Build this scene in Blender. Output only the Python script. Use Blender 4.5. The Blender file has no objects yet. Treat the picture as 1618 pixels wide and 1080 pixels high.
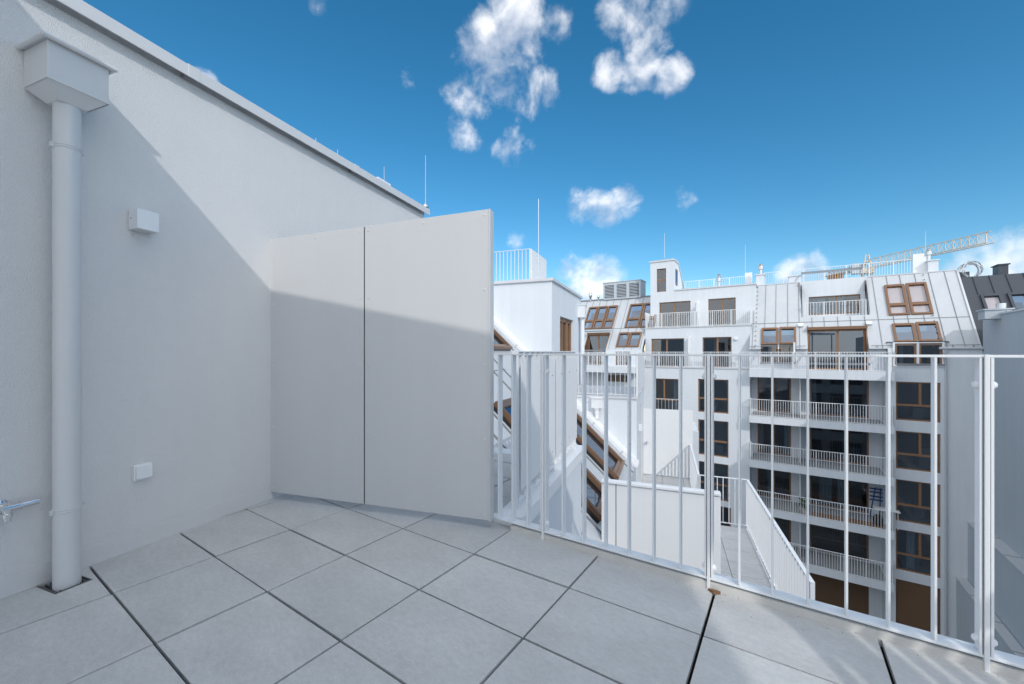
import bpy, math, random
from mathutils import Vector, Matrix
random.seed(7)
C = bpy.context.scene.collection
SC = bpy.context.scene
R = math.radians

# ------------------------------------------------------------------ camera
F_PX, YH, EYE, CX = 640.0, 556.0, 1.16, 809.0      # measured on the 1618 px wide photograph
YAW = R(33.9)
cam = bpy.data.objects.new('camera', bpy.data.cameras.new('camera'))
C.objects.link(cam)
cam.location = (0, 0, EYE)
cam.rotation_euler = (R(90), 0, YAW)
cam.data.sensor_width = 36
cam.data.lens = F_PX / 1618 * 36
cam.data.shift_y = (YH - 540) / 1618
cam.data.clip_start = 0.05
cam.data.clip_end = 5000
SC.camera = cam

# ------------------------------------------------------------------ sun, exposure
SUN_EL, SUN_PHI = R(32.5), R(50)                   # elevation; travel direction, left of +Y
travel = Vector((-math.sin(SUN_PHI) * math.cos(SUN_EL), math.cos(SUN_PHI) * math.cos(SUN_EL), -math.sin(SUN_EL)))
sun = bpy.data.objects.new('sun', bpy.data.lights.new('sun', 'SUN'))
C.objects.link(sun)
sun.data.energy = 2.0
sun.data.angle = R(0.55)
sun.data.color = (1.0, 0.96, 0.90)
sun.location = (30, -30, 40)
sun.rotation_euler = travel.to_track_quat('-Z', 'Y').to_euler()
SC.view_settings.view_transform = 'Standard'
SC.view_settings.look = 'None'
SC.view_settings.gamma = 1.0
SC.view_settings.exposure = -0.27

# ------------------------------------------------------------------ measuring helpers
cY, sY = math.cos(YAW), math.sin(YAW)
PHI = R(13.0)                                      # the left wing stands 13 degrees off the far facade
cP, sP = math.cos(PHI), math.sin(PHI)
def ray(px, py):
    x = (px - CX) / F_PX
    return Vector((x * cY - sY, x * sY + cY, -(py - YH) / F_PX))
def atY(px, py, Y):
    d = ray(px, py); t = Y / d.y
    return Vector((t * d.x, Y, EYE + t * d.z))
def atX(px, py, X):
    d = ray(px, py); t = X / d.x
    return Vector((X, t * d.y, EYE + t * d.z))
def atZ(px, py, Z):
    d = ray(px, py); t = (Z - EYE) / d.z
    return Vector((t * d.x, t * d.y, Z))
def toW(p): return Vector((p[0] * cP + p[1] * sP, -p[0] * sP + p[1] * cP, p[2]))
def fromW(a, b, z): return Vector((a * cP - b * sP, a * sP + b * cP, z))
def atA(px, py, a):
    d = toW(ray(px, py)); t = a / d.x
    return Vector((a, t * d.y, EYE + t * d.z))
def atB(px, py, b):
    d = toW(ray(px, py)); t = b / d.y
    return Vector((t * d.x, b, EYE + t * d.z))
W = Matrix.Rotation(PHI, 4, 'Z')                   # wing frame (a, b, z)
I4 = Matrix.Identity(4)

# ------------------------------------------------------------------ sky
def N(t, kind, **kw):
    n = t.nodes.new(kind)
    for k, v in kw.items(): setattr(n, k, v)
    return n
def math_node(t, op, a, b=None, c=None, clamp=False):
    n = N(t, 'ShaderNodeMath', operation=op, use_clamp=clamp)
    for i, v in enumerate((a, b, c)):
        if v is None: continue
        if isinstance(v, (int, float)): n.inputs[i].default_value = v
        else: t.links.new(v, n.inputs[i])
    return n.outputs[0]
world = bpy.data.worlds.new('World'); SC.world = world
world.use_nodes = True
wt = world.node_tree
wt.nodes.clear()
wout = N(wt, 'ShaderNodeOutputWorld'); bg = N(wt, 'ShaderNodeBackground')
wt.links.new(bg.outputs[0], wout.inputs[0])
sky = N(wt, 'ShaderNodeTexSky', sky_type='NISHITA')
sky.sun_disc = False
sky.sun_elevation = SUN_EL
sky.sun_rotation = R(130)
sky.altitude = 200; sky.air_density = 1.0; sky.dust_density = 0.0; sky.ozone_density = 3.0
hsv = N(wt, 'ShaderNodeHueSaturation')
hsv.inputs['Hue'].default_value = 0.487; hsv.inputs['Saturation'].default_value = 1.30; hsv.inputs['Value'].default_value = 1.22
wt.links.new(sky.outputs[0], hsv.inputs['Color'])
tc = N(wt, 'ShaderNodeTexCoord')
wdir = tc.outputs['Generated']
# fair-weather clouds, each bank at its own bearing and height in the sky
CLOUDS = [(815, 42, 62, 1.0), (775, 105, 70, 1.0), (745, 150, 46, .95), (729, 206, 34, .8), (845, 150, 44, .7), (872, 38, 34, .7), (812, 238, 34, .6),
          (785, 75, 60, 1.0), (992, 22, 48, .85), (1062, 5, 46, .85), (1012, 100, 44, .85), (965, 108, 32, .85), (1060, 120, 34, .85), (1038, 60, 34, .75),
          (925, 326, 34, .9), (955, 336, 32, .9), (990, 318, 30, .7), (1080, 312, 24, .48), (935, 448, 52, 1.05), (905, 440, 40, .9), (1265, 442, 46, .9),
          (1590, 408, 60, .85), (1540, 425, 50, .8), (1625, 385, 46, .75), (322, 132, 24, .8), (645, 118, 20, .4), (820, 380, 20, .45), (502, 5, 20, .45)]
mask = None
for (px, py, r, s) in CLOUDS:
    r *= .86
    d0 = ray(px, py).normalized(); d1 = ray(px + r * .7071, py + r * .7071).normalized(); d2 = ray(px - r * .7071, py + r * .7071).normalized()
    cr = min(d0.dot(d1), d0.dot(d2)); 
    dp = N(wt, 'ShaderNodeVectorMath', operation='DOT_PRODUCT')
    wt.links.new(wdir, dp.inputs[0]); dp.inputs[1].default_value = d0
    mr = N(wt, 'ShaderNodeMapRange', interpolation_type='SMOOTHSTEP')
    wt.links.new(dp.outputs['Value'], mr.inputs['Value'])
    mr.inputs['From Min'].default_value = 1 - (1 - cr) * 2.3; mr.inputs['From Max'].default_value = 1
    mr.inputs['To Min'].default_value = 0; mr.inputs['To Max'].default_value = s
    mask = mr.outputs[0] if mask is None else math_node(wt, 'MAXIMUM', mask, mr.outputs[0])
def wnoise(scale, detail, rough, dist, off):
    mp = N(wt, 'ShaderNodeMapping'); wt.links.new(wdir, mp.inputs[0]); mp.inputs['Location'].default_value = off
    n = N(wt, 'ShaderNodeTexNoise'); n.inputs['Scale'].default_value = scale; n.inputs['Detail'].default_value = detail
    n.inputs['Roughness'].default_value = rough; n.inputs['Distortion'].default_value = dist
    wt.links.new(mp.outputs[0], n.inputs['Vector']); return n.outputs[0]
n1 = wnoise(10, 10, .60, .35, (0, 0, 0)); n2 = wnoise(34, 7, .62, .1, (3, 1, 0)); n3 = wnoise(6, 4, .5, .2, (1.3, 4, 2)); n1u = wnoise(10, 3, .5, .35, (.010, .0, .034)); n1s = wnoise(10, 3, .5, .35, (0, 0, 0))
dens = math_node(wt, 'ADD', math_node(wt, 'MULTIPLY', n1, 1.75), math_node(wt, 'MULTIPLY', n2, .56))
dens = math_node(wt, 'ADD', dens, math_node(wt, 'MULTIPLY', mask, .74))
cov = N(wt, 'ShaderNodeMapRange', interpolation_type='SMOOTHSTEP')
wt.links.new(dens, cov.inputs['Value']); cov.inputs['From Min'].default_value = 1.40; cov.inputs['From Max'].default_value = 2.14
gate = math_node(wt, 'MULTIPLY', mask, 6.0, clamp=True)
# unseen broken cloud added behind the viewer to whiten the fill
dpb = N(wt, 'ShaderNodeVectorMath', operation='DOT_PRODUCT'); wt.links.new(wdir, dpb.inputs[0]); dpb.inputs[1].default_value = Vector((.30, -.80, .52)).normalized()
mrb = N(wt, 'ShaderNodeMapRange', interpolation_type='SMOOTHSTEP'); wt.links.new(dpb.outputs['Value'], mrb.inputs['Value'])
mrb.inputs['From Min'].default_value = .08; mrb.inputs['From Max'].default_value = .45; mrb.inputs['To Max'].default_value = 1.0
nb_ = wnoise(3.0, 6, .6, .3, (5, 2, 1))
back = math_node(wt, 'MULTIPLY', mrb.outputs[0], math_node(wt, 'SMOOTH_MIN', math_node(wt, 'MULTIPLY_ADD', nb_, 3.4, -.85, clamp=True), 1.0, .1))
covg = math_node(wt, 'MULTIPLY', cov.outputs[0], gate)
covg = math_node(wt, 'MULTIPLY', covg, .90)
crmp = N(wt, 'ShaderNodeValToRGB')
crmp.color_ramp.elements[0].position = .30; crmp.color_ramp.elements[0].color = (5.0, 5.6, 6.7, 1)
crmp.color_ramp.elements[1].position = .66; crmp.color_ramp.elements[1].color = (9.4, 9.5, 9.8, 1)
wt.links.new(math_node(wt, 'ADD', math_node(wt, 'MULTIPLY_ADD', math_node(wt, 'SUBTRACT', n1s, n1u), 1.9, .28), math_node(wt, 'MULTIPLY', n3, .42)), crmp.inputs[0])
mix = N(wt, 'ShaderNodeMix', data_type='RGBA')
wt.links.new(covg, mix.inputs[0]); wt.links.new(hsv.outputs[0], mix.inputs[6]); wt.links.new(crmp.outputs[0], mix.inputs[7])
mixb = N(wt, 'ShaderNodeMix', data_type='RGBA')          # added rear bank, brightened for more fill
wt.links.new(math_node(wt, 'MULTIPLY', back, .92), mixb.inputs[0]); wt.links.new(mix.outputs[2], mixb.inputs[6]); mixb.inputs[7].default_value = (14.0, 14.15, 14.4, 1)
wt.links.new(mixb.outputs[2], bg.inputs['Color'])
bg.inputs['Strength'].default_value = 0.15

# ------------------------------------------------------------------ materials
MATS = {}
def mat(name, col, rough=.6, metal=0.0, noise=0.0, nscale=6.0, bump=0.0, bscale=60.0, island=0.0, ior=None, spec=None, detail=5):
    m = bpy.data.materials.new(name); m.use_nodes = True; t = m.node_tree
    b = t.nodes['Principled BSDF']
    b.inputs['Base Color'].default_value = (*col, 1); b.inputs['Roughness'].default_value = rough; b.inputs['Metallic'].default_value = metal
    if ior: b.inputs['IOR'].default_value = ior
    if spec is not None: b.inputs['Specular IOR Level'].default_value = spec
    co = N(t, 'ShaderNodeTexCoord')
    if noise or island:
        v = None
        if noise:
            nz = N(t, 'ShaderNodeTexNoise'); nz.inputs['Scale'].default_value = nscale; nz.inputs['Detail'].default_value = detail; nz.inputs['Roughness'].default_value = .65
            t.links.new(co.outputs['Object'], nz.inputs['Vector'])
            v = math_node(t, 'MULTIPLY_ADD', nz.outputs[0], 2 * noise, 1 - noise)
        if island:
            g = N(t, 'ShaderNodeNewGeometry')
            w = math_node(t, 'MULTIPLY_ADD', g.outputs['Random Per Island'], 2 * island, 1 - island)
            v = w if v is None else math_node(t, 'MULTIPLY', v, w)
        mx = N(t, 'ShaderNodeVectorMath', operation='SCALE'); mx.inputs[0].default_value = col
        t.links.new(v, mx.inputs['Scale']); t.links.new(mx.outputs[0], b.inputs['Base Color'])
    if bump:
        nb = N(t, 'ShaderNodeTexNoise'); nb.inputs['Scale'].default_value = bscale; nb.inputs['Detail'].default_value = 4; nb.inputs['Roughness'].default_value = .6
        t.links.new(co.outputs['Object'], nb.inputs['Vector'])
        bp = N(t, 'ShaderNodeBump'); bp.inputs['Strength'].default_value = bump; bp.inputs['Distance'].default_value = .01
        t.links.new(nb.outputs[0], bp.inputs['Height']); t.links.new(bp.outputs[0], b.inputs['Normal'])
    MATS[name] = m
    return m
mat('render_near', (.735, .74, .75), .9, noise=.05, nscale=1.1, bump=.8, bscale=170)
mat('render_far', (.685, .72, .76), .9, noise=.05, nscale=.6, bump=.25, bscale=30)
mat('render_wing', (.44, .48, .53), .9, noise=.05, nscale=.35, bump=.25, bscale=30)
mat('skirting', (.635, .64, .65), .85, noise=.04, nscale=4, bump=.3, bscale=150)
mat('dark_metal', (.16, .16, .165), .5, metal=.6)
mat('white_paint', (.80, .82, .84), .38, noise=.02, nscale=9)
mat('pipe_paint', (.62, .63, .645), .42, noise=.03, nscale=7)
mat('coping', (.60, .61, .63), .45, noise=.05, nscale=3)
mat('panel', (.58, .588, .60), .33, noise=.03, nscale=1.5)
mat('panel_far', (.80, .81, .82), .5, noise=.02, nscale=2)
mat('screw', (.66, .66, .66), .3, metal=.3)
mat('dark_gap', (.02, .02, .022), .9)
mat('gravel', (.035, .032, .03), .95, noise=.6, nscale=120, bump=1, bscale=160)
mat('zinc', (.50, .525, .55), .55, metal=.0, noise=.06, nscale=.7)
mat('seam', (.24, .255, .28), .5, metal=.2)
mat('anthracite', (.045, .055, .07), .5, noise=.1, nscale=1)
mat('wood_frame', (.25, .135, .07), .5, noise=.25, nscale=5)
mat('copper_frame', (.215, .12, .07), .3, metal=.35, noise=.15, nscale=4)
mat('blind', (.14, .075, .035), .55, noise=.12, nscale=4)
mat('room', (.36, .37, .39), .9, noise=.2, nscale=1.2)
mat('curtain', (.72, .78, .78), .9)
mat('steel', (.62, .63, .65), .28, metal=.9, noise=.08, nscale=12)
mat('chrome', (.80, .81, .83), .10, metal=1.0)
mat('cabinet', (.50, .55, .60), .5, noise=.04, nscale=2)
mat('bounce_white', (.82, .79, .745), .8, noise=.05, nscale=2)  # pale warm colour for the added deck that bounces sunlight
mat('slab', (.33, .34, .35), .85, noise=.12, nscale=4, bump=.15, bscale=50)
mat('ground', (.22, .22, .21), .95, noise=.25, nscale=.5)
mat('stone_kerb', (.57, .56, .54), .8, noise=.10, nscale=14, bump=.2, bscale=90)
mat('crane_white', (.68, .62, .54), .5, noise=.25, nscale=1.5)
mat('crane_rust', (.42, .22, .09), .6, noise=.2, nscale=2)
mat('rust', (.20, .10, .05), .9, noise=.5, nscale=60)
mat('timber_deck', (.30, .155, .07), .7, noise=.3, nscale=8)
mat('blue_paint', (.03, .085, .26), .5)
mat('black_plastic', (.02, .02, .02), .5)
mat('leaf', (.06, .10, .03), .7, noise=.3, nscale=20)
mat('cloud_reflection', (.56, .50, .50), .9, noise=.05, nscale=3)  # reflected cloud painted as a flat pale colour
mat('cream', (.62, .58, .50), .7)

def streaks(name, amt):
    m = MATS[name]; t = m.node_tree; b = t.nodes['Principled BSDF']; src = b.inputs['Base Color'].links[0].from_socket
    co = N(t, 'ShaderNodeTexCoord'); mp = N(t, 'ShaderNodeMapping'); mp.inputs['Scale'].default_value = (2.6, 2.6, .16); t.links.new(co.outputs['Object'], mp.inputs[0])
    n = N(t, 'ShaderNodeTexNoise'); n.inputs['Scale'].default_value = 1.6; n.inputs['Detail'].default_value = 6; n.inputs['Roughness'].default_value = .7; t.links.new(mp.outputs[0], n.inputs['Vector'])
    s_ = N(t, 'ShaderNodeVectorMath', operation='SCALE'); t.links.new(src, s_.inputs[0]); t.links.new(math_node(t, 'MULTIPLY_ADD', n.outputs[0], 2 * amt, 1 - amt), s_.inputs['Scale'])
    t.links.new(s_.outputs[0], b.inputs['Base Color'])
streaks('render_far', .10); streaks('render_wing', .10); streaks('zinc', .10); streaks('render_near', .04); streaks('panel', .035); streaks('panel_far', .05); streaks('pipe_paint', .05)
def tile_mat():
    m = bpy.data.materials.new('porcelain_tile'); m.use_nodes = True; t = m.node_tree; b = t.nodes['Principled BSDF']
    co = N(t, 'ShaderNodeTexCoord'); g = N(t, 'ShaderNodeNewGeometry')
    def nz(sc, det, ro, loc=(0, 0, 0)):
        mp = N(t, 'ShaderNodeMapping'); t.links.new(co.outputs['Object'], mp.inputs[0]); mp.inputs['Location'].default_value = loc
        mp.inputs['Rotation'].default_value = (0, 0, .5); mp.inputs['Scale'].default_value = (1, 1.8, 1)
        n = N(t, 'ShaderNodeTexNoise'); n.inputs['Scale'].default_value = sc; n.inputs['Detail'].default_value = det; n.inputs['Roughness'].default_value = ro
        t.links.new(mp.outputs[0], n.inputs['Vector']); return n.outputs[0]
    a, bb, cc = nz(3.2, 6, .6), nz(26, 5, .75, (3, 2, 0)), nz(95, 3, .7)
    v = math_node(t, 'MULTIPLY_ADD', a, .34, .83)
    v = math_node(t, 'MULTIPLY', v, math_node(t, 'MULTIPLY_ADD', bb, .48, .76))
    v = math_node(t, 'MULTIPLY', v, math_node(t, 'MULTIPLY_ADD', cc, .36, .82))
    v = math_node(t, 'MULTIPLY', v, math_node(t, 'MULTIPLY_ADD', g.outputs['Random Per Island'], .11, .945))
    s = N(t, 'ShaderNodeVectorMath', operation='SCALE'); s.inputs[0].default_value = (.525, .53, .53)
    v = math_node(t, 'MULTIPLY', v, math_node(t, 'MULTIPLY_ADD', nz(1.1, 4, .55, (7, 3, 1)), .24, .88)); t.links.new(v, s.inputs['Scale']); t.links.new(s.outputs[0], b.inputs['Base Color'])
    b.inputs['Roughness'].default_value = .62
    bp = N(t, 'ShaderNodeBump'); bp.inputs['Strength'].default_value = .25; bp.inputs['Distance'].default_value = .004
    t.links.new(bb, bp.inputs['Height']); t.links.new(bp.outputs[0], b.inputs['Normal'])
    MATS['tile'] = m
tile_mat()
def glass_mat(name, tint, refl, gcol=(.95, .97, 1)):
    m = bpy.data.materials.new(name); m.use_nodes = True; t = m.node_tree; t.nodes.clear()
    o = N(t, 'ShaderNodeOutputMaterial'); mx = N(t, 'ShaderNodeMixShader'); tr = N(t, 'ShaderNodeBsdfTransparent'); gl = N(t, 'ShaderNodeBsdfGlossy')
    tr.inputs[0].default_value = (*tint, 1); gl.inputs['Roughness'].default_value = .01; gl.inputs[0].default_value = (*gcol, 1)
    fr = N(t, 'ShaderNodeFresnel'); fr.inputs['IOR'].default_value = refl
    ge = N(t, 'ShaderNodeNewGeometry'); t.links.new(math_node(t, 'MULTIPLY', fr.outputs[0], math_node(t, 'SUBTRACT', 1.0, ge.outputs['Backfacing'])), mx.inputs[0]); t.links.new(tr.outputs[0], mx.inputs[1]); t.links.new(gl.outputs[0], mx.inputs[2]); t.links.new(mx.outputs[0], o.inputs[0])
    MATS[name] = m
glass_mat('glass', (.60, .65, .70), 2.1)
glass_mat('roof_glass', (.26, .36, .48), 3.0, (.70, .82, 1.0))
glass_mat('dark_glass', (.20, .29, .40), 2.3, (.75, .86, 1.0))
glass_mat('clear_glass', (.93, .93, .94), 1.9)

# ------------------------------------------------------------------ mesh helpers
OFF = {}
class MB:
    def __init__(s, frame=I4): s.v = []; s.f = []; s.M = frame
    def add(s, vs, fs):
        n = len(s.v); s.v += [s.M @ Vector(v) for v in vs]; s.f += [tuple(i + n for i in f) for f in fs]; return s
    def box(s, x0, x1, y0, y1, z0, z1):
        x0, x1 = min(x0, x1), max(x0, x1); y0, y1 = min(y0, y1), max(y0, y1); z0, z1 = min(z0, z1), max(z0, z1)
        return s.add([(x0, y0, z0), (x1, y0, z0), (x1, y1, z0), (x0, y1, z0), (x0, y0, z1), (x1, y0, z1), (x1, y1, z1), (x0, y1, z1)],
                     [(0, 3, 2, 1), (4, 5, 6, 7), (0, 1, 5, 4), (1, 2, 6, 5), (2, 3, 7, 6), (3, 0, 4, 7)])
    def quad(s, *p): return s.add(p, [tuple(range(len(p)))])
    def prism(s, poly, axis, t0, t1):
        """poly: 2-D outline; axis: 'x','y' or 'z' = the axis it is extruded along"""
        def mk(u, v, t): return {'x': (t, u, v), 'y': (u, t, v), 'z': (u, v, t)}[axis]
        n = len(poly)
        area = sum(poly[i][0] * poly[(i + 1) % n][1] - poly[(i + 1) % n][0] * poly[i][1] for i in range(n))
        if area < 0: poly = poly[::-1]
        lo, hi = [mk(u, v, t0) for u, v in poly], [mk(u, v, t1) for u, v in poly]
        fs = [tuple(range(n))[::-1], tuple(range(n, 2 * n))] + [(i, (i + 1) % n, n + (i + 1) % n, n + i) for i in range(n)]
        if axis == 'y': fs = [f[::-1] for f in fs]
        return s.add(lo + hi, fs)
    def tube(s, p0, p1, r0, r1=None, seg=12, caps=True):
        p0, p1 = Vector(p0), Vector(p1); r1 = r0 if r1 is None else r1
        d = (p1 - p0).normalized(); u = d.orthogonal().normalized(); w = d.cross(u)
        vs = []
        for p, r in ((p0, r0), (p1, r1)):
            for k in range(seg):
                a = 2 * math.pi * k / seg; vs.append(p + (u * math.cos(a) + w * math.sin(a)) * r)
        fs = [(k, (k + 1) % seg, seg + (k + 1) % seg, seg + k) for k in range(seg)]
        if caps: fs += [tuple(range(seg))[::-1], tuple(range(seg, 2 * seg))]
        return s.add(vs, fs)
    def lathe(s, c, prof, seg=16, axis=Vector((0, 0, 1))):
        c = Vector(c); d = Vector(axis).normalized(); u = d.orthogonal().normalized(); w = d.cross(u); vs = []
        for r, h in prof:
            for k in range(seg):
                a = 2 * math.pi * k / seg; vs.append(c + d * h + (u * math.cos(a) + w * math.sin(a)) * r)
        fs = []
        for j in range(len(prof) - 1):
            for k in range(seg): fs.append((j * seg + k, j * seg + (k + 1) % seg, (j + 1) * seg + (k + 1) % seg, (j + 1) * seg + k))
        fs += [tuple(range(seg))[::-1], tuple(range((len(prof) - 1) * seg, len(prof) * seg))]
        return s.add(vs, fs)
    def build(s, name, material, parent=None, loc=None, bevel=0.0, smooth=False):
        off = OFF[parent.as_pointer()] if parent else Vector(loc if loc is not None else (0, 0, 0))
        me = bpy.data.meshes.new(name)
        me.from_pydata([tuple(v - off) for v in s.v], [], s.f); me.update()
        me.materials.append(MATS[material])
        o = bpy.data.objects.new(name, me); C.objects.link(o)
        if parent: o.parent = parent
        else: o.location = off
        OFF[o.as_pointer()] = off
        if smooth:
            for p in me.polygons: p.use_smooth = True
            e = o.modifiers.new('edges', 'EDGE_SPLIT'); e.split_angle = R(35)
        if bevel:
            b = o.modifiers.new('bevel', 'BEVEL'); b.width = bevel; b.segments = 2; b.limit_method = 'ANGLE'; b.harden_normals = False
        return o
def tag(o, label, cat, group=None):
    o['label'] = label; o['category'] = cat
    if group: o['group'] = group
    return o
def thing(name, label, cat, loc=(0, 0, 0), group=None):
    o = bpy.data.objects.new(name, None); C.objects.link(o); o.location = loc; o.empty_display_size = .2
    OFF[o.as_pointer()] = Vector(loc)
    return tag(o, label, cat, group)
def struct(o): o['kind'] = 'structure'; return o
def clip(poly, nx, ny, d):
    """keep the part with nx*x+ny*y<=d"""
    out = []
    for i in range(len(poly)):
        p, q = poly[i], poly[(i + 1) % len(poly)]
        fp, fq = nx * p[0] + ny * p[1] - d, nx * q[0] + ny * q[1] - d
        if fp <= 0: out.append(p)
        if fp * fq < 0:
            k = fp / (fp - fq); out.append((p[0] + (q[0] - p[0]) * k, p[1] + (q[1] - p[1]) * k))
    return out
def wall_grid(mb, holes, u0, u1, z0, z1, depth, put):
    """wall sheet u0..u1 x z0..z1 with rectangular holes and their reveals; put(u, z, d) gives a point d behind the face"""
    us = sorted({u0, u1, *[min(max(h[k], u0), u1) for h in holes for k in (0, 1)]}); zs = sorted({z0, z1, *[min(max(h[k], z0), z1) for h in holes for k in (2, 3)]})
    for i in range(len(us) - 1):
        for j in range(len(zs) - 1):
            um, zm = (us[i] + us[i + 1]) / 2, (zs[j] + zs[j + 1]) / 2
            if any(h[0] < um < h[1] and h[2] < zm < h[3] for h in holes): continue
            mb.quad(put(us[i], zs[j], 0), put(us[i + 1], zs[j], 0), put(us[i + 1], zs[j + 1], 0), put(us[i], zs[j + 1], 0))
    for a, b, c, d in holes:
        mb.quad(put(a, c, 0), put(a, d, 0), put(a, d, depth), put(a, c, depth)); mb.quad(put(b, d, 0), put(b, c, 0), put(b, c, depth), put(b, d, depth))
        mb.quad(put(a, d, 0), put(b, d, 0), put(b, d, depth), put(a, d, depth)); mb.quad(put(b, c, 0), put(a, c, 0), put(a, c, depth), put(b, c, depth))

# ================================================================== SETTING
GZ = -14.9
struct(MB().quad((-600, -600, GZ), (600, -600, GZ), (600, 900, GZ), (-600, 900, GZ)).build('ground', 'ground'))

A_WALL = -2.92                                     # face of the render wall on the left, in the wing frame
Y_RAIL = 2.21                                      # line of the balustrade
A_EDGE = -1.02                                     # courtyard edge of the left wing's upper terraces
# paving: 60 x 42 cm slabs on a dark bed
TX, TY, OX, OY = .6, .4218, -3.28, .5455
# half-planes in world axes: wing a >= A_WALL is  -(x cP + y sP) <= -A_WALL
main_hp = [(-cP, -sP, -A_WALL + .012), (0, 1, 2.225), (0, -1, .38), (1, 0, 4.0)]
back_hp = [(-cP, -sP, -A_WALL + .012), (0, -1, -2.225), (cP, sP, A_EDGE - .10), (-sP, cP, 4.3)]
tiles = MB(); bed = MB()
pipe_b = 1.10; PA = A_WALL + .115
for hp in (main_hp, back_hp):
    big = [(-9, -5), (9, -5), (9, 9), (-9, 9)]
    for h in hp: big = clip(big, *h)
    bed.prism(big, 'z', -.08, -.045)
    for i in range(-8, 15):
        for j in range(-5, 14):
            gx0 = .0066 if i in (5, 6) else .0054; gx1 = .0066 if i + 1 in (5, 6) else .0054
            jit = .0012 * math.sin(i * 3.1 + j * 1.7)
            x0, x1 = OX + i * TX + gx0, OX + (i + 1) * TX - gx1
            y0, y1 = OY + j * TY + .0052 + jit, OY + (j + 1) * TY - .0052 + jit
            poly = [(x0, y0), (x1, y0), (x1, y1), (x0, y1)]
            for h in hp: poly = clip(poly, *h)
            if len(poly) < 3: continue
            dz = .0015 * math.sin(i * 1.9 + j * 2.7)
            # notch round the downpipe: cut this slab in pieces around the gully
            pw = [toW((x, y, 0)) for x, y in poly]
            if min(p.x for p in pw) < PA + .075 and min(p.y for p in pw) < pipe_b + .075 and max(p.y for p in pw) > pipe_b - .075 and hp is main_hp:
                ga, gb0, gb1 = PA + .068, pipe_b - .068, pipe_b + .068
                for cut in ([(-sP, cP, gb0)], [(sP, -cP, -gb1)], [(sP, -cP, -gb0), (-sP, cP, gb1), (-cP, -sP, -ga)]):
                    q = poly
                    for h in cut: q = clip(q, *h)
                    if len(q) >= 3: tiles.prism(q, 'z', -.022, dz)
            else: tiles.prism(poly, 'z', -.022, dz)
struct(bed.build('terrace_bed', 'gravel'))
tl = struct(tiles.build('terrace_paving', 'tile', bevel=.0008))

# ================================================================== LEFT WING
ZC = 2.925
B_END = 4.46
wing = thing('apartment_building', 'white rendered wing on the left with penthouse blocks and a steep skylit roof between', 'building', fromW(-2, 8, GZ))
SL, A0R, Z0R = .955, -2.43, -.05
def zroof(a): return Z0R - SL * (a - A0R)
# block 1: the wall beside the terrace
w = MB(W); w.box(-9, A_WALL, -6, B_END, GZ, ZC)
w.build('wall', 'render_near', wing)
w = MB(W)
w.box(A_EDGE + .06, -9, 2.2, 4.86, GZ, -.085)
w.build('terrace_wall', 'render_far', wing)
cp_ = MB(W)
seams = [-6.0, -1.2, 1.72, 3.2, B_END + .06]
for i in range(len(seams) - 1):
    cp_.prism([(A_WALL - .6, ZC + .06), (A_WALL - .6, ZC + .10), (A_WALL + .055, ZC + .082), (A_WALL + .06, ZC + .004), (A_WALL + .052, ZC + .004), (A_WALL + .045, ZC + .0605)], 'y', seams[i] + .0015, seams[i + 1] - .0015)
for b in seams[1:-1]: cp_.prism([(A_WALL - .6, ZC + .10), (A_WALL - .6, ZC + .104), (A_WALL + .057, ZC + .086), (A_WALL + .0625, ZC + .002), (A_WALL + .058, ZC + .002), (A_WALL + .053, ZC + .0835)], 'y', b - .035, b + .035)
cp_.box(-9, A_WALL - .02, -6, B_END + .05, ZC, ZC + .059)
cp_.build('coping', 'coping', wing, bevel=.002)
MB(W).box(A_WALL, A_WALL + .003, -3, 2.34, 0.0, .10).build('skirting', 'skirting', wing, bevel=.002)
# steep roof between the blocks
rf = MB(W)
a_bot, a_top = -.74, -6.2
skl = []
for (b0, b1) in ((4.98, 5.0),): pass
SKY_B = [(6.20, 7.32), (8.30, 9.64)]
holes = [(b0, b1, a0, a1) for (b0, b1) in SKY_B for (a0, a1) in ((-2.75, -.98), (-5.0, -3.74))]
def putroof(u, z, d): return (z, u, zroof(z) - d)
wall_grid(rf, holes, 4.86, 10.9, a_top, a_bot, .25, putroof)
rf.quad((a_bot, 4.86, GZ), (a_bot, 10.9, GZ), (a_bot, 10.9, zroof(a_bot)), (a_bot, 4.86, zroof(a_bot)))
rf.quad((a_top, 4.86, zroof(a_top)), (a_top, 10.9, zroof(a_top)), (-9, 10.9, zroof(a_top)), (-9, 4.86, zroof(a_top)))
roofw = rf.build('roof', 'zinc', wing)
# verge flashing and seams (roof sheets)
nrm = Vector((SL, 0, 1)).normalized(); slp = Vector((1, 0, -SL)).normalized()
RF = W @ Matrix(((slp.x, 0, nrm.x, A0R), (0, 1, 0, 0), (slp.z, 0, nrm.z, Z0R), (0, 0, 0, 1)))
def s_of(a): return (a - A0R) / slp.x
sm = MB(RF)
for b in (5.5, 6.02, 7.5, 8.08, 9.85): sm.box(s_of(a_top), s_of(a_bot), b, b + .012, 0, .03)
for a in (-1.9, -3.3): 
    for b0, b1 in ((4.9, 6.1), (7.4, 8.2), (9.75, 10.4)): sm.box(s_of(a), s_of(a) + .012, b0, b1, 0, .012)
sm.build('standing_seams', 'seam', roofw)
vg = MB(RF); vg.box(s_of(a_top), s_of(a_bot) + .05, 10.45, 10.9, .0, .07); vg.box(s_of(a_top), s_of(a_bot) + .05, 10.40, 10.45, .0, .04)
vg.build('verge_flashing', 'panel_far', roofw, bevel=.004)
vs_ = MB(RF)
for s0, s1 in ((s_of(a_top), s_of(a_bot)),): vs_.tube((s0, 10.2, .10), (s1, 10.2, .10), .006, seg=6)
for k in range(7): vs_.tube((s_of(-5.2) + k * .95, 10.2, 0), (s_of(-5.2) + k * .95, 10.2, .12), .012, seg=6)
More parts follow.
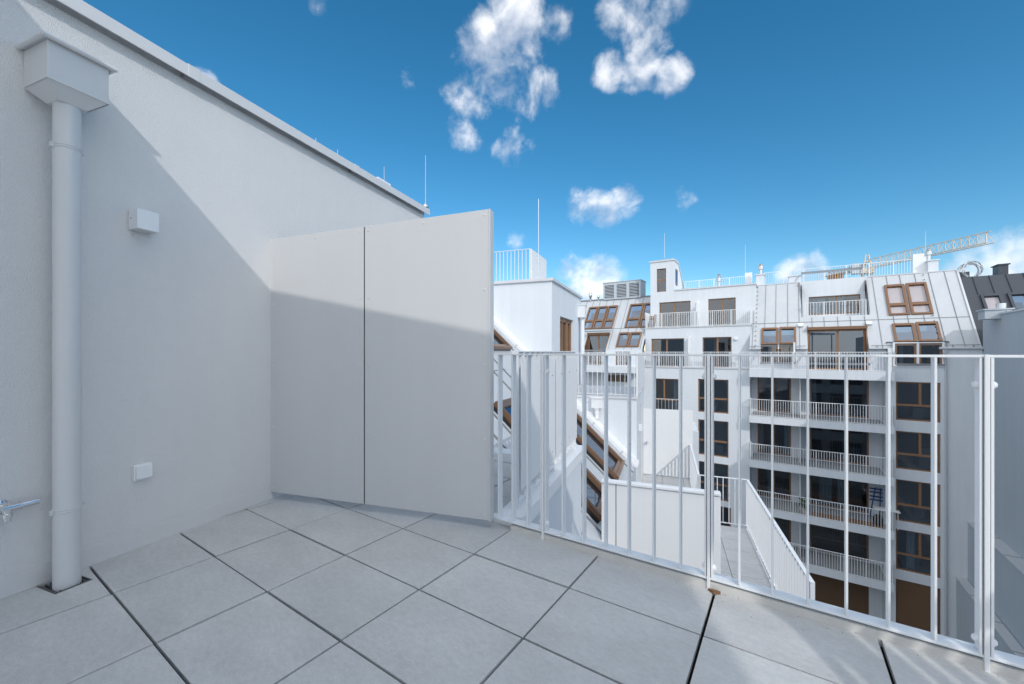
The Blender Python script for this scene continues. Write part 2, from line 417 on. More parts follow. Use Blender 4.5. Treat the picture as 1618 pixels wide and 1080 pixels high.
vs_.build('lightning_cable', 'steel', roofw)
for (b0, b1) in SKY_B:
    for (a0, a1) in ((-2.75, -.98), (-5.0, -3.74)):
        s0, s1 = s_of(a0), s_of(a1)
        fm = MB(RF); t = .14
        for y0, y1 in ((b0, b0 + t), (b1 - t, b1)):
            fm.box(s0, s1, y0, y1, -.04, .09); fm.box(s0, s1, y0 + .02, y1 - .035, .09, .12)
        fm.box(s0, s0 + t, b0 + t, b1 - t, -.04, .09); fm.box(s1 - t, s1, b0 + t, b1 - t, -.04, .085)
        fm.tube((s1 - .02, b0 + .02, .085), (s1 - .02, b1 - .02, .085), .045, seg=10)
        fo = fm.build('roof_window', 'copper_frame', wing, bevel=.006)
        for y0, y1 in ((b0 - .03, b0 - .001), (b1 + .001, b1 + .03), (b0 + t + .001, b0 + t + .022), (b1 - t - .022, b1 - t - .001)): MB(RF).box(s0, s1, y0, y1, -.03, .05).build('gasket_and_shade', 'dark_gap', fo)  # outer pair paints the shadow gap at the flashing, inner pair are gaskets
        for y in (b0 + .045, b1 - .05): MB(RF).box(s0 + .01, s1 - .05, y, y + .012, .1201, .1225).build('groove', 'dark_gap', fo)
        MB(RF).box(s0 + t, s1 - t, b0 + t, b1 - t, .03, .036).build('pane', 'roof_glass', fo)
        MB(RF).box(s0 - .1, s1 + .1, b0 - .05, b1 + .05, -1.2, -1.15).build('interior', 'room', fo)
# block 2: second penthouse block with its own terrace
A2 = -2.98; B2, B2E = 10.9, 15.0; ATE = -.72; BTE = 14.15
w = MB(W)
h_side = [(11.84, 13.7, -.02, 2.24)]
wall_grid(w, h_side, B2, B2E, -.1, 3.14, .22, lambda u, z, d: (A2 - d, u, z))
w.quad((-9, B2, GZ), (A2, B2, GZ), (A2, B2, 3.14), (-9, B2, 3.14))
w.quad((A2, B2E, -.1), (-9, B2E, -.1), (-9, B2E, 3.14), (A2, B2E, 3.14))
w.build('penthouse_wall', 'render_far', wing)
w = MB(W); h_low = [(12.02, 12.75, -2.75, -.38)]
wall_grid(w, h_low, B2, BTE, GZ, -.06, .25, lambda u, z, d: (ATE - d, u, z))
w.quad((A2, B2, GZ), (ATE, B2, GZ), (ATE, B2, -.06), (A2, B2, -.06))
w.quad((ATE, BTE, GZ), (A2 - 3, BTE, GZ), (A2 - 3, BTE, -.06), (ATE, BTE, -.06))
w.build('terrace_block', 'render_far', wing)
MB(W).box(A2 - 1, ATE + .02, B2 - .03, BTE, -.06, .0).build('terrace_slab', 'coping', wing, bevel=.004)
c2 = MB(W); c2.box(-9, A2 + .06, B2 - .06, B2E + .05, 3.14, 3.22); c2.build('coping', 'coping', wing, bevel=.004)
fr = MB(W); b0, b1, z0, z1 = h_side[0]
for y0, y1 in ((b0, b0 + .16), (b1 - .14, b1), (b0 + .62, b0 + .70), (b0 + 1.15, b0 + 1.36)): fr.box(A2 - .17, A2 - .08, y0, y1, z0, z1)
fr.box(A2 - .17, A2 - .08, b0, b1, z1 - .12, z1); fr.box(A2 - .17, A2 - .08, b0, b1, z0, z0 + .10)
wo = fr.build('terrace_door', 'wood_frame', wing)
MB(W).box(A2 - .15, A2 - .14, b0 + .05, b1 - .05, z0 + .05, z1 - .05).build('pane', 'glass', wo)
MB(W).box(A2 - .60, A2 - .55, b0 - .2, b1 + .2, z0, z1 + .2).build('curtain', 'curtain', wo)
fr = MB(W); b0, b1, z0, z1 = h_low[0]
for y0, y1 in ((b0, b0 + .12), (b1 - .12, b1)): fr.box(ATE - .2, ATE - .08, y0, y1, z0, z1)
fr.box(ATE - .2, ATE - .08, b0, b1, z1 - .1, z1); fr.box(ATE - .2, ATE - .08, b0, b1, -1.75, -1.66); fr.box(ATE - .2, ATE - .08, b0, b1, z0, z0 + .1)
wo = fr.build('window', 'wood_frame', wing)
MB(W).box(ATE - .16, ATE - .15, b0 + .05, b1 - .05, z0 + .05, z1 - .05).build('pane', 'glass', wo)
MB(W).box(ATE - .9, ATE - .85, b0 - .2, b1 + .2, z0, z1 + .2).build('curtain', 'curtain', wo)
# parapet ledge of terrace 1 along the courtyard
lg = MB(W); lg.box(A_EDGE - .09, A_EDGE + .10, 2.60, 4.90, -.085, .03)
lg.build('parapet_ledge', 'white_paint', wing, bevel=.006)

# far end of the wing roof-level: low white parapets behind terrace 2
def downpipe(name, label, p, zt, zb, hop, frame=W, out=.11):
    """hop = (width along wall, depth, height); p = (a of wall face, b) ; facing +a"""
    pass

# ------------------------------------------------------------------ downpipe on the near wall
dp = thing('downpipe', 'thick round pale grey downpipe with box hopper on the left wall', 'downpipe', fromW(PA, pipe_b, 0))
MB(W).lathe((PA, pipe_b, -.02), [(.05, 0), (.05, 2.405)], 40).build('pipe', 'pipe_paint', dp, smooth=True)
hb0, hb1, hz0, hz1, ha = .992, 1.215, 2.445, 2.625, A_WALL + .222
hp_ = MB(W); hp_.box(A_WALL, ha, hb0, hb1, hz0, hz1)
hp_.build('hopper', 'pipe_paint', dp, bevel=.003)
fn = MB(W); k = .052
v = [(A_WALL + .002, hb0 + .002, hz0 - .001), (ha - .002, hb0 + .002, hz0 - .001), (ha - .002, hb1 - .002, hz0 - .001), (A_WALL + .002, hb1 - .002, hz0 - .001),
     (PA - k, pipe_b - k, 2.385), (PA + k, pipe_b - k, 2.385), (PA + k, pipe_b + k, 2.385), (PA - k, pipe_b + k, 2.385)]
fn.add(v, [(0, 1, 5, 4), (1, 2, 6, 5), (2, 3, 7, 6), (3, 0, 4, 7), (4, 5, 6, 7)]); fn.build('funnel', 'pipe_paint', dp)
rim = MB(W); ro = .016; rim.box(A_WALL, ha + ro, hb0 - ro, hb1 + ro, hz1, hz1 + .005)
rim.tube((ha + ro, hb0 - ro - .008, hz1 + .004), (ha + ro, hb1 + ro + .008, hz1 + .004), .011, seg=14)
rim.tube((A_WALL, hb0 - ro, hz1 + .004), (ha + ro, hb0 - ro, hz1 + .004), .011, seg=14); rim.tube((A_WALL, hb1 + ro, hz1 + .004), (ha + ro, hb1 + ro, hz1 + .004), .011, seg=14)
rim.build('rim', 'pipe_paint', dp, smooth=True)
m = MB(W); m.box(ha, ha + .003, hb0 - .003, hb1 + .003, hz0 - .003, hz0 + .007); m.box(A_WALL + .02, ha, hb0 - .003, hb0, hz0 - .003, hz0 + .007); m.box(A_WALL + .02, ha, hb1, hb1 + .003, hz0 - .003, hz0 + .007)
m.build('lower_lip', 'pipe_paint', dp)
for zc in (2.175, .375):
    cl = MB(W)
    for dz in (-.007, .005): cl.lathe((PA, pipe_b, zc + dz), [(.0505, 0), (.053, .002), (.053, .006), (.0505, .008)], 40)
    cl.box(A_WALL, PA - .02, pipe_b + .046, pipe_b + .050, zc - .006, zc + .006)
    cl.box(PA - .006, PA + .010, pipe_b - .062, pipe_b - .050, zc - .012, zc + .012)
    co_ = cl.build('clamp', 'pipe_paint', dp, smooth=True)
    MB(W).tube((PA - .012, pipe_b + .048, zc + .002), (PA - .012, pipe_b + .070, zc + .002), .005, seg=8).build('bolt', 'steel', co_)
# gully grate
gr = thing('floor_drain', 'small dark square gully grate at the foot of the downpipe', 'drain', fromW(PA, pipe_b, -.02))
g = MB(W); ga = PA + .067
g.box(A_WALL + .008, ga, pipe_b - .067, pipe_b - .062, -.02, .001); g.box(A_WALL + .008, ga, pipe_b + .062, pipe_b + .067, -.02, .001)
g.box(ga - .005, ga, pipe_b - .062, pipe_b + .062, -.02, .003)
for k in range(7): g.box(A_WALL + .012, ga - .005, pipe_b - .058 + k * .018, pipe_b - .051 + k * .018, -.016, -.004)
g.build('grate', 'dark_metal', gr)
MB(W).box(A_WALL + .008, ga - .006, pipe_b - .062, pipe_b + .062, -.026, -.021).build('tray', 'gravel', gr)
# wall lamp
la = thing('wall_lamp', 'small white box-shaped wall lamp, unlit, right of the downpipe', 'lamp', fromW(A_WALL, 1.45, 1.93))
MB(W).box(A_WALL + .003, A_WALL + .092, 1.40, 1.507, 1.872, 1.986).build('housing', 'white_paint', la, bevel=.003)
MB(W).box(A_WALL + .012, A_WALL + .084, 1.408, 1.499, 1.869, 1.8718).build('diffuser', 'coping', la)
MB(W).tube((A_WALL + .03, 1.3992, 1.935), (A_WALL + .03, 1.402, 1.935), .0035, seg=10).build('screw', 'dark_gap', la)
MB(W).box(A_WALL, A_WALL + .0029, 1.404, 1.503, 1.876, 1.982).build('back_plate', 'dark_gap', la)
# socket
so = thing('power_socket', 'white square power socket with flap cover low on the left wall', 'socket', fromW(A_WALL, 1.46, .45))
MB(W).box(A_WALL, A_WALL + .022, 1.418, 1.508, .405, .497).build('back_box', 'white_paint', so, bevel=.004)
MB(W).box(A_WALL + .0222, A_WALL + .034, 1.426, 1.504, .414, .490).build('flap_cover', 'white_paint', so, bevel=.003)
# garden tap
ta = thing('garden_tap', 'chrome garden tap on the wall at the left edge of the photo', 'tap', fromW(A_WALL, .86, .42))
tb, tz, tA = .918, .432, A_WALL + .055
m = MB(W); m.tube((A_WALL, tb, tz), (tA + .012, tb, tz), .017, .017, 24); m.lathe((A_WALL, tb, tz), [(.034, 0), (.034, .004), (.024, .012), (.017, .014)], 28, axis=(1, 0, 0)); m.build('body', 'chrome', ta, smooth=True)
m = MB(W); m.lathe((tA, tb + .004, tz), [(.0145, .0), (.0145, -.022), (.019, -.025), (.019, -.040), (.0135, -.043), (.0135, -.058), (.011, -.058)][::-1], 24); m.build('spout', 'chrome', ta, smooth=True)
m = MB(W); m.tube((tA, tb - .01, tz), (tA, tb + .045, tz + .001), .0165, .0155, 24); m.tube((tA, tb + .045, tz + .001), (tA, tb + .105, tz + .003), .0135, .0145, 24); m.tube((tA, tb + .044, tz + .001), (tA, tb + .050, tz + .001), .018, .018, 24); m.build('handle', 'chrome', ta, smooth=True)
m = MB(W); m.lathe((tA, tb - .006, tz + .014), [(.013, 0), (.016, .003), (.016, .012), (.010, .015)], 20); m.build('bonnet', 'chrome', ta, smooth=True)

# lightning rods on the left roof
def rod(px, ytop, ybot, dist_a, label, r=.006):
    p = atA(px, ybot, dist_a); q = atA(px, ytop, dist_a)
    m = MB(W); m.tube((p.x, p.y, p.z), (p.x, p.y, q.z), r, r * .6, 8); m.lathe((p.x, p.y, p.z - .01), [(.04, 0), (.04, .02), (.015, .05)], 12)
    o = m.build('lightning_rod', 'steel', None, fromW(p.x, p.y, p.z)); return tag(o, label, 'lightning rod', 'lightning rods on the roofs')
rod(672.5, 245, 326, A_WALL - .05, 'tall thin lightning rod at the far end of the left wall coping', .006)
rod(607, 263, 292, A_WALL - .3, 'short lightning rod behind the coping, next left of the tallest one', .005)
rod(533.5, 236, 254, A_WALL - .3, 'very short lightning rod just showing over the middle of the coping', .005)
rod(499, 218, 234, A_WALL - .5, 'shortest and leftmost lightning rod stub over the coping', .005)
cb = MB(W); p = atA(607, 290, A_WALL - .02); cb.box(A_WALL - .12, A_WALL + .03, p.y - .16, p.y + .05, ZC + .098, ZC + .116)
tag(cb.build('roof_flashing', 'white_paint', None, fromW(A_WALL, p.y, ZC + .1)), 'small white sheet metal strip lying on the left coping', 'flashing')

# ------------------------------------------------------------------ privacy screen on our terrace
def screen(name, label, pL, pR, z0L, z0R, z1L, z1R, splits, matn, group=None, screws=True, post=True):
    pL, pR = Vector((pL[0], pL[1], 0)), Vector((pR[0], pR[1], 0)); u = (pR - pL).normalized(); L = (pR - pL).length; nn = Vector((u.y, -u.x, 0))
    t = thing(name, label, 'privacy screen', pL + u * (L / 2), group)
    def P(s, d, z): return pL + u * s + nn * d + Vector((0, 0, z))
    zb = lambda s: z0L + (z0R - z0L) * s / L
    zt = lambda s: z1L + (z1R - z1L) * s / L
    def slab(mb, s0, s1, d0, d1, za0, zb0, za1, zb1):
        mb.add([P(s0, d0, za0), P(s1, d0, zb0), P(s1, d1, zb0), P(s0, d1, za0), P(s0, d0, za1), P(s1, d0, zb1), P(s1, d1, zb1), P(s0, d1, za1)],
               [(0, 1, 2, 3), (7, 6, 5, 4), (4, 5, 1, 0), (5, 6, 2, 1), (6, 7, 3, 2), (7, 4, 0, 3)])
    cuts = [0] + splits + [L]
    for i in range(len(cuts) - 1):
        s0, s1 = cuts[i] + (.0055 if i else 0), cuts[i + 1] - (.0055 if i < len(cuts) - 2 else 0)
        mb = MB(); slab(mb, s0, s1, 0, .008, zb(s0), zb(s1), zt(s0), zt(s1))
        pn = mb.build('panel', matn, t, bevel=.0012)
        if screws:
            for s in (s0 + .03, (s0 + s1) / 2, s1 - .03):
                hh = (zt(s) - zb(s))
                for k in range(5):
                    if s not in (s0 + .03, s1 - .03) and k not in (0, 4): continue
                    z = zb(s) + .035 + (hh - .07) * k / 4
                    m = MB(); m.lathe(P(s, .008, z), [(.008, 0), (.007, .0025), (.003, .004)], 12, axis=nn); m.build('screw', 'screw', pn, smooth=True)
    fr = MB()
    for s0, s1 in [(0.0, .04), (L - .04, L)] + [(c - .03, c + .03) for c in splits]: slab(fr, s0, s1, -.05, -.002, zb(s0) + .002, zb(s1) + .002, zt(s0) - .01, zt(s1) - .01)
    slab(fr, .04, L - .04, -.045, -.01, zt(.04) - .06, zt(L) - .06, zt(.04) - .02, zt(L) - .02)
    fr.build('frame', 'panel', t)
    for c in splits:
        m = MB(); slab(m, c - .02, c + .02, -.0018, -.0006, zb(c) + .002, zb(c) + .002, zt(c) - .004, zt(c) - .004); m.build('joint_strip', 'dark_gap', t)
    if post:
        m = MB(); slab(m, L + .001, L + .011, -.06, .012, zb(L) - .01, zb(L) - .01, zt(L), zt(L)); m.build('edge_post', 'panel', t, bevel=.002)
    return t
def camxy(x, y): return (x * cY - y * sY, x * sY + y * cY)
screen('privacy_screen', 'tall grey two-panel privacy screen closing the near terrace', camxy(-1.905, 3.205), camxy(-.150, 2.667), .058, .055, 2.05, 2.10, [.872], 'panel')

# ------------------------------------------------------------------ balustrade
def balustrade(label, p0, p1, z0, z1, posts, per, rails=True, matn='white_paint', bar=(.008, .048), post_drop=.09, start_bars=0, group='white bar balustrades', bolts=True, sub=True):
    """p0->p1 plan line; posts: list of distances; per: gaps between posts"""
    p0, p1 = Vector((*p0, 0)), Vector((*p1, 0)); u = (p1 - p0).normalized(); L = (p1 - p0).length; n = Vector((u.y, -u.x, 0))   # n: towards the terrace
    F = Matrix(((u.x, -n.x, 0, p0.x), (u.y, -n.y, 0, p0.y), (0, 0, 1, z0), (0, 0, 0, 1)))
    t = thing('balustrade', label, 'railing', p0 + u * (L / 2) + Vector((0, 0, z0)), group)
    h = z1 - z0; d = bar[1] / 2; e = bar[0] / 2
    MB(F).box(0, L, -d, d, h - .010, h).build('top_rail', matn, t, bevel=.0015 if bolts else 0)
    MB(F).box(0, L, -d, d, .045, .055).build('bottom_rail', matn, t, bevel=.0015 if bolts else 0)
    def bar_at(s, ww=e): return MB(F).box(s - ww, s + ww, -d * .98, d * .98, .0552, h - .0102).build('baluster', matn, t, bevel=.0012 if bolts else 0)
    for i, s in enumerate(posts):
        m = MB(F).box(s - .007, s + .007, -d - .006, d + .001, -post_drop, h + .001)
        po = m.build('post', matn, t, bevel=.002 if bolts else 0)
        if bolts:
            for sg in (-1, 1):
                if 0 < s + sg * .016 < L: bar_at(s + sg * .0145, .004)
                for zz in (.10, h - .11):
                    m = MB(F); ax = Vector((sg, 0, 0)); m.lathe((s + sg * .0185, 0, zz), [(.016, 0), (.014, .006), (.008, .013), (.002, .015)], 16, axis=ax); m.build('cap_nut', matn, po, smooth=True)
    edges = sorted(set([0] + posts + [L]))
    for a, b in zip(edges[:-1], edges[1:]):
        g = max(1, round((b - a) / per))
        for k in range(1, g): bar_at(a + (b - a) * k / g)
    if 0 not in posts: bar_at(e + .001)
    if L not in posts: bar_at(L - e - .001)
    return t
XR0 = -1.585
balustrade('white bar balustrade in the foreground along the terrace edge', (XR0, Y_RAIL), (2.60, Y_RAIL), 0.0, 1.150, [.345, 1.277, 2.197, 3.13, 4.06], .1325)
kb = MB(); kb.prism([(2.232, -.03), (2.232, .022), (2.20, .034), (2.19, .030), (2.186, .0), (2.186, -.03)][::-1], 'x', XR0 + .10, 5.0)
MB().box(XR0 - .1, 5.0, 2.2325, 2.30, -.30, .030).build('parapet_flashing', 'white_paint', None, (0, 2.25, 0))
tag(bpy.data.objects['parapet_flashing'], 'pale blue-white metal flashing strip under the foreground balustrade', 'flashing')
tag(kb.build('kerb', 'stone_kerb', None, (0, 2.2, 0), bevel=.003), 'cream stone kerb between paving and the foreground balustrade', 'kerb')
gt = MB(); random.seed(11)
for k in range(45):
    gx_, gy_, gs = random.uniform(-.5, .75), 2.186 - abs(random.gauss(0, .05)), random.uniform(.0008, .0022)
    gt.lathe((gx_, gy_, .0005), [(gs * .8, 0), (gs, gs * .5), (gs * .5, gs)], 6)
gto = gt.build('grit', 'rust', None, (0, 2.15, 0)); gto['kind'] = 'stuff'; gto['label'] = 'scattered grit on the paving along the kerb'
rs = MB(); p = Vector((OX + 5 * TX, 2.168, .003)); random.seed(3)
pts = [(-.05, -.002), (-.01, -.028), (0.0, -.05), (.012, -.028), (.045, -.012), (.05, .0), (.02, .008), (-.03, .006)]
rs.prism([(p.x + a * .55, p.y + b * .55) for a, b in pts], 'z', .0022, .012); tag(rs.build('debris', 'rust', None, (p.x, p.y, 0)), 'small brown clump of dirt in the wide joint beside the kerb', 'debris')

# sheet-filled side railing beyond the screen (courtyard edge of the next terrace)
def W2(a, b): q = fromW(a, b, 0); return (q.x, q.y)
sf = balustrade('white railing with solid sheet infill beyond the privacy screen, seen end on', W2(A_EDGE, 4.72), W2(A_EDGE, 2.72), .03, 1.17, [.02, 1.0, 1.98], .14, bolts=False)
for k in range(2):
    MB(W).box(A_EDGE + .034, A_EDGE + .037, 2.76 + k * .99, 3.72 + k * .985, .16, 1.10).build('infill_sheet', 'panel_far', sf)
for k in range(6):
    for z in (.25, .95): MB(W).lathe((A_EDGE + .037, 2.9 + k * .35, z), [(.010, 0), (.008, .008), (.003, .010)], 10, axis=(1, 0, 0)).build('bolt', 'steel', sf)

# terrace 2 railings (upper level)
balustrade('white balustrade on the front of the second upper terrace', W2(A2 + .1, B2 + .03), W2(ATE, B2 + .03), .0, 1.14, [.02, 1.15, 2.1], .125, bolts=False)
t2 = balustrade('white sheet-filled side railing at the courtyard edge of the second upper terrace', W2(ATE, BTE - .05), W2(ATE, B2 + .08), .0, 1.14, [.02, 1.6, 3.1], .13, bolts=False)
for k in range(3): MB(W).box(ATE + .032, ATE + .035, B2 + .10 + k * 1.04, B2 + 1.12 + k * 1.04, .05, 1.10).build('infill_sheet', 'panel_far', t2)
t3 = thing('sheet_panel', 'white ribbed sheet panels beside the hopper wall on the second upper terrace', 'panel', fromW(-2.6, B2 + .1, 0))
for k in range(3):
    MB(W).box(A2 + .12 + k * .175, A2 + .29 + k * .175, B2 + .075, B2 + .085, .07, .80).build('sheet', 'panel_far', t3, bevel=.002)
# railing on the roof of block 2
balustrade('white railing on the flat roof of the second penthouse block', W2(-6.5, 11.9), W2(-3.93, 11.9), 3.22, 4.36, [.02, 1.3, 2.55], .125, bolts=False)
q = atA(862, 407, -3.93)
t4 = balustrade('white sheet-filled railing at the right end of the block roof, behind the lightning rod', W2(-3.93, q.y), W2(-3.93, 11.95), 3.22, 4.36, [.02, q.y - 11.97], .13, bolts=False)
nseg = 5; stp = (q.y - 11.95) / nseg
for k in range(nseg): MB(W).box(-3.93 + .032, -3.93 + .037, 11.96 + k * stp, 11.94 + (k + 1) * stp, 3.26, 4.34).build('infill_sheet', 'panel_far', t4)
p = atA(851, 400, -3.5); pq = atA(851, 314, -3.5)
m = MB(W); m.tube((-3.5, p.y, 3.1), (-3.5, p.y, pq.z), .014, .008, 8); tag(m.build('lightning_rod', 'steel', None, fromW(-3.5, p.y, 3.2)), 'tall lightning rod standing in front of the white railing panel on the block roof', 'lightning rod', 'lightning rods on the roofs')

def hopper_pipe(label, a, b, face, w, d, zt, zb, zend, r):
    """face 'a': on a wall facing +a ; 'b': on a wall facing -b"""
    if face == 'a': c = (a + d * .55, b); bx = (a, a + d, b - w / 2, b + w / 2)
    else: c = (a, b - d * .55); bx = (a - w / 2, a + w / 2, b - d, b)
    t = thing('downpipe', label, 'downpipe', fromW(c[0], c[1], zend), None)
    MB(W).box(bx[0], bx[1], bx[2], bx[3], zb, zt).build('hopper', 'panel_far', t, bevel=.01)
    MB(W).box(bx[0] - .02, bx[1] + .02, bx[2] - .02, bx[3] + .02, zt, zt + .02).build('rim', 'panel_far', t)
    m = MB(W); m.lathe((*c, zb - .08), [(r, 0), (r * 1.6, .08)], 16); m.build('funnel', 'panel_far', t, smooth=True)
    MB(W).tube((*c, zend), (*c, zb - .07), r, r, 16).build('pipe', 'panel_far', t, smooth=True)
    m = MB(W); m.lathe((*c, (zb + zend) / 2), [(r * 1.02, 0), (r * 1.12, .01), (r * 1.12, .04), (r * 1.02, .05)], 16); m.build('clamp', 'panel_far', t, smooth=True)
p = atA(917, 480, A2)
hopper_pipe('white downpipe with hopper at the far end of the second penthouse block', A2, 14.55, 'a', .34, .26, 2.82, 2.40, 0.0, .075)
p0, p1 = atB(936, 627, B2), atB(952, 644, B2)
hopper_pipe('short downpipe with square hopper on the terrace block, ending on the sloped roof', (p0.x + p1.x) / 2, B2, 'b', .27, .16, p0.z - .02, p1.z, zroof((p0.x + p1.x) / 2) + .12, .05)
# wall lamp by the slit window
MBl = MB(W); MBl.box(ATE, ATE + .10, 11.6, 11.72, -1.0, -.82)
tag(MBl.build('wall_lamp', 'white_paint', None, fromW(ATE, 11.66, -.9), bevel=.006), 'tiny white lamp beside the narrow window of the lower terrace', 'lamp')

# ------------------------------------------------------------------ lower terrace
LZ = -2.8
lt = MB(W); lt.box(a_bot + .002, .68, 2.6, 14.2, LZ - .45, LZ - .03); lt.box(.68, 1.70, 6.02, 10.42, LZ - .45, LZ - .03)
struct(lt.build('lower_terrace_slab', 'render_far'))
tt = MB(W)
for i in range(-2, 4):
    for j in range(4, 24):
        a0, a1, b0, b1 = -.72 + i * .6, -.12 + i * .6, 2.65 + j * .5, 3.15 + j * .5
        po = [(a0 + .006, b0 + .004), (a1 - .006, b0 + .004), (a1 - .006, b1 - .004), (a0 + .006, b1 - .004)]
        for hps in ([(-1, 0, .73), (1, 0, .66), (0, 1, 14.15)], [(-1, 0, -.66), (1, 0, 1.66), (0, 1, 10.36), (0, -1, -6.08)]):
            qq = po
            for h in hps: qq = clip(qq, *h)
            if len(qq) >= 3: tt.prism(qq, 'z', LZ - .03, LZ)
struct(tt.build('lower_terrace_paving', 'tile'))
balustrade('white balustrade along the courtyard side of the lower balcony, running towards us', W2(1.70, 10.42), W2(1.70, 6.05), LZ, -1.71, [.02, 1.1, 2.2, 3.3, 4.34], .13, bolts=False, bar=(.012, .05))
balustrade('white balustrade across the far end of the lower balcony', W2(.70, 10.42), W2(1.69, 10.42), LZ, -1.71, [.03], .125, bolts=False, bar=(.012, .05))
balustrade('white balustrade beside the second privacy screen on the lower terrace', W2(.70, 13.75), W2(.70, 10.44), LZ, -1.71, [.02, 1.1, 2.2], .13, bolts=False, bar=(.012, .05))
s1 = fromW(-.87, 5.88, 0); s2 = fromW(.655, 5.88, 0)
t5 = screen('privacy_screen', 'large white privacy screen on the lower balcony right behind the foreground bars', s1, s2, LZ + .03, LZ + .03, -.70, -.70, [.20], 'panel_far', screws=False, post=False)
m = MB(W); m.box(-.87, .655, 5.84, 5.95, -.70, -.665); m.build('cap', 'white_paint', t5, bevel=.004)
s1 = fromW(-.71, 13.8, 0); s2 = fromW(.765, 13.8, 0)
t6 = screen('privacy_screen', 'white privacy screen at the far end of the lower terrace', s1, s2, LZ + .02, LZ + .02, -.66, -.66, [], 'panel_far', screws=False, post=False)
balustrade('white railing just above the far privacy screen of the lower terrace', W2(-.70, 16.5), W2(1.0, 16.5), -1.75, -.62, [.02, .9], .125, bolts=False)
MB(W).box(-.73, 1.1, 16.3, 18.5, LZ - .4, -1.75).build('terrace_step', 'render_far', wing)
m = MB(W); m.tube((-.60, 13.70, -1.75), (-.60, 13.79, -1.75), .02, seg=8); m.tube((-.60, 13.70, -1.80), (-.60, 13.70, -1.70), .015, seg=8); m.tube((-.66, 13.70, -1.75), (-.54, 13.70, -1.75), .012, seg=8)
tag(m.build('garden_tap', 'steel', None, fromW(-.6, 13.8, -1.8)), 'small steel tap on the far privacy screen', 'tap')
m = MB(W)
for k in range(3): m.tube((-.68 + k * .05, 10.6, LZ + .05 + .18 * k), (-.60 + k * .05, 10.6, LZ + .5 + .1 * k), .02, seg=6)
tag(m.build('roof_clamps', 'steel', None, fromW(-.68, 10.6, LZ)), 'cluster of steel brackets at the foot of the sloped roof', 'brackets')

# ================================================================== FAR BUILDINGS
YB, YW, YG = 29.7, 30.35, 32.0
def recess_window(parent, holes, Y, xl, xr, yt, yb, vm=(), hm=(), name='window', fr=.075, rec=.10, glass='glass', matn='wood_frame', blind=False, full_hm=None, curtains=False, room=2.6, zz=None):
    """window measured in the photo on facade plane Y (yt, yb at its centre)"""
    xm = (xl + xr) / 2
    X0, X1 = atY(xl, yt, Y).x, atY(xr, yt, Y).x
    Z1, Z0 = atY(xm, yt, Y).z, atY(xm, yb, Y).z
    if zz: Z0, Z1 = zz
    if holes is not None: holes.append((X0, X1, Z0, Z1))
    return make_window(parent, X0, X1, Z0, Z1, Y + rec, vm, hm, name, fr, glass, matn, blind, curtains, room)
def make_window(parent, X0, X1, Z0, Z1, y, vm=(), hm=(), name='window', fr=.075, glass='glass', matn='wood_frame', blind=False, curtains=False, room=2.6):
    m = MB(); y1 = y + .07
    m.box(X0, X0 + fr, y, y1, Z0, Z1); m.box(X1 - fr, X1, y, y1, Z0, Z1); m.box(X0 + fr, X1 - fr, y, y1, Z1 - fr, Z1); m.box(X0 + fr, X1 - fr, y, y1, Z0, Z0 + fr)
    xs = [X0 + (X1 - X0) * v for v in vm]; top = Z1 - fr
    for h in hm:
        z = Z0 + (Z1 - Z0) * h; m.box(X0 + fr, X1 - fr, y + .002, y1 - .002, z - .06, z + .06); 
    lo = Z0 + (Z1 - Z0) * hm[0] + .06 if hm else Z0 + fr
    for x in xs: m.box(x - .055, x + .055, y + .004, y1 - .004, lo, top)
    o = m.build(name, matn, parent)
    if blind:
        b = MB(); n = int((Z1 - Z0) / .08)
        for k in range(n):
            z = Z0 + (Z1 - Z0) * k / n; b.prism([(y - .03, z + .005), (y - .022, z), (y + .0, z + (Z1 - Z0) / n - .004), (y - .008, z + (Z1 - Z0) / n)], 'x', X0 + .01, X1 - .01)
        b.build('blind', 'blind', o)
    else:
        MB().box(X0 + .03, X1 - .03, y + .03, y + .036, Z0 + .03, Z1 - .03).build('pane', glass, o)
        r = MB(); a, b_, c, d, e = X0 - .3, X1 + .3, y + .16, y + room, Z0 - .02
        f_ = Z1 + .1
        r.quad((a, d, e), (b_, d, e), (b_, d, f_), (a, d, f_)); r.quad((a, c, e), (b_, c, e), (b_, d, e), (a, d, e)); r.quad((a, c, f_), (a, d, f_), (b_, d, f_), (b_, c, f_))
        r.quad((a, c, e), (a, d, e), (a, d, f_), (a, c, f_)); r.quad((b_, c, e), (b_, c, f_), (b_, d, f_), (b_, d, e))
        kk = random.random()
        r.box(X0 + (X1 - X0) * (.2 + .5 * kk), X0 + (X1 - X0) * (.45 + .5 * kk), y + 1.2, y + 1.9, Z0, Z0 + .5 + .6 * random.random())
        r.build('interior', 'room', o)
        if not curtains and X1 - X0 < 2.0 and random.random() < .55:
            curtains = random.choice(([(0, .22, .25)], [(.78, 1, .25)], [(0, .18, .3), (.8, 1, .3)], [(.3, .5, .5)]))
        if curtains:
            cu = MB()
            for x0, x1, dy in curtains:
                n = 10
                for k in range(n):
                    u0, u1 = X0 + (X1 - X0) * (x0 + (x1 - x0) * k / n), X0 + (X1 - X0) * (x0 + (x1 - x0) * (k + 1) / n)
                    o0, o1 = .03 * math.sin(k * 2.1), .03 * math.sin((k + 1) * 2.1)
                    cu.quad((u0, y + dy + o0, Z0), (u1, y + dy + o1, Z0), (u1, y + dy + o1, Z1), (u0, y + dy + o0, Z1))
            cu.build('curtain', 'curtain', o)
    return o
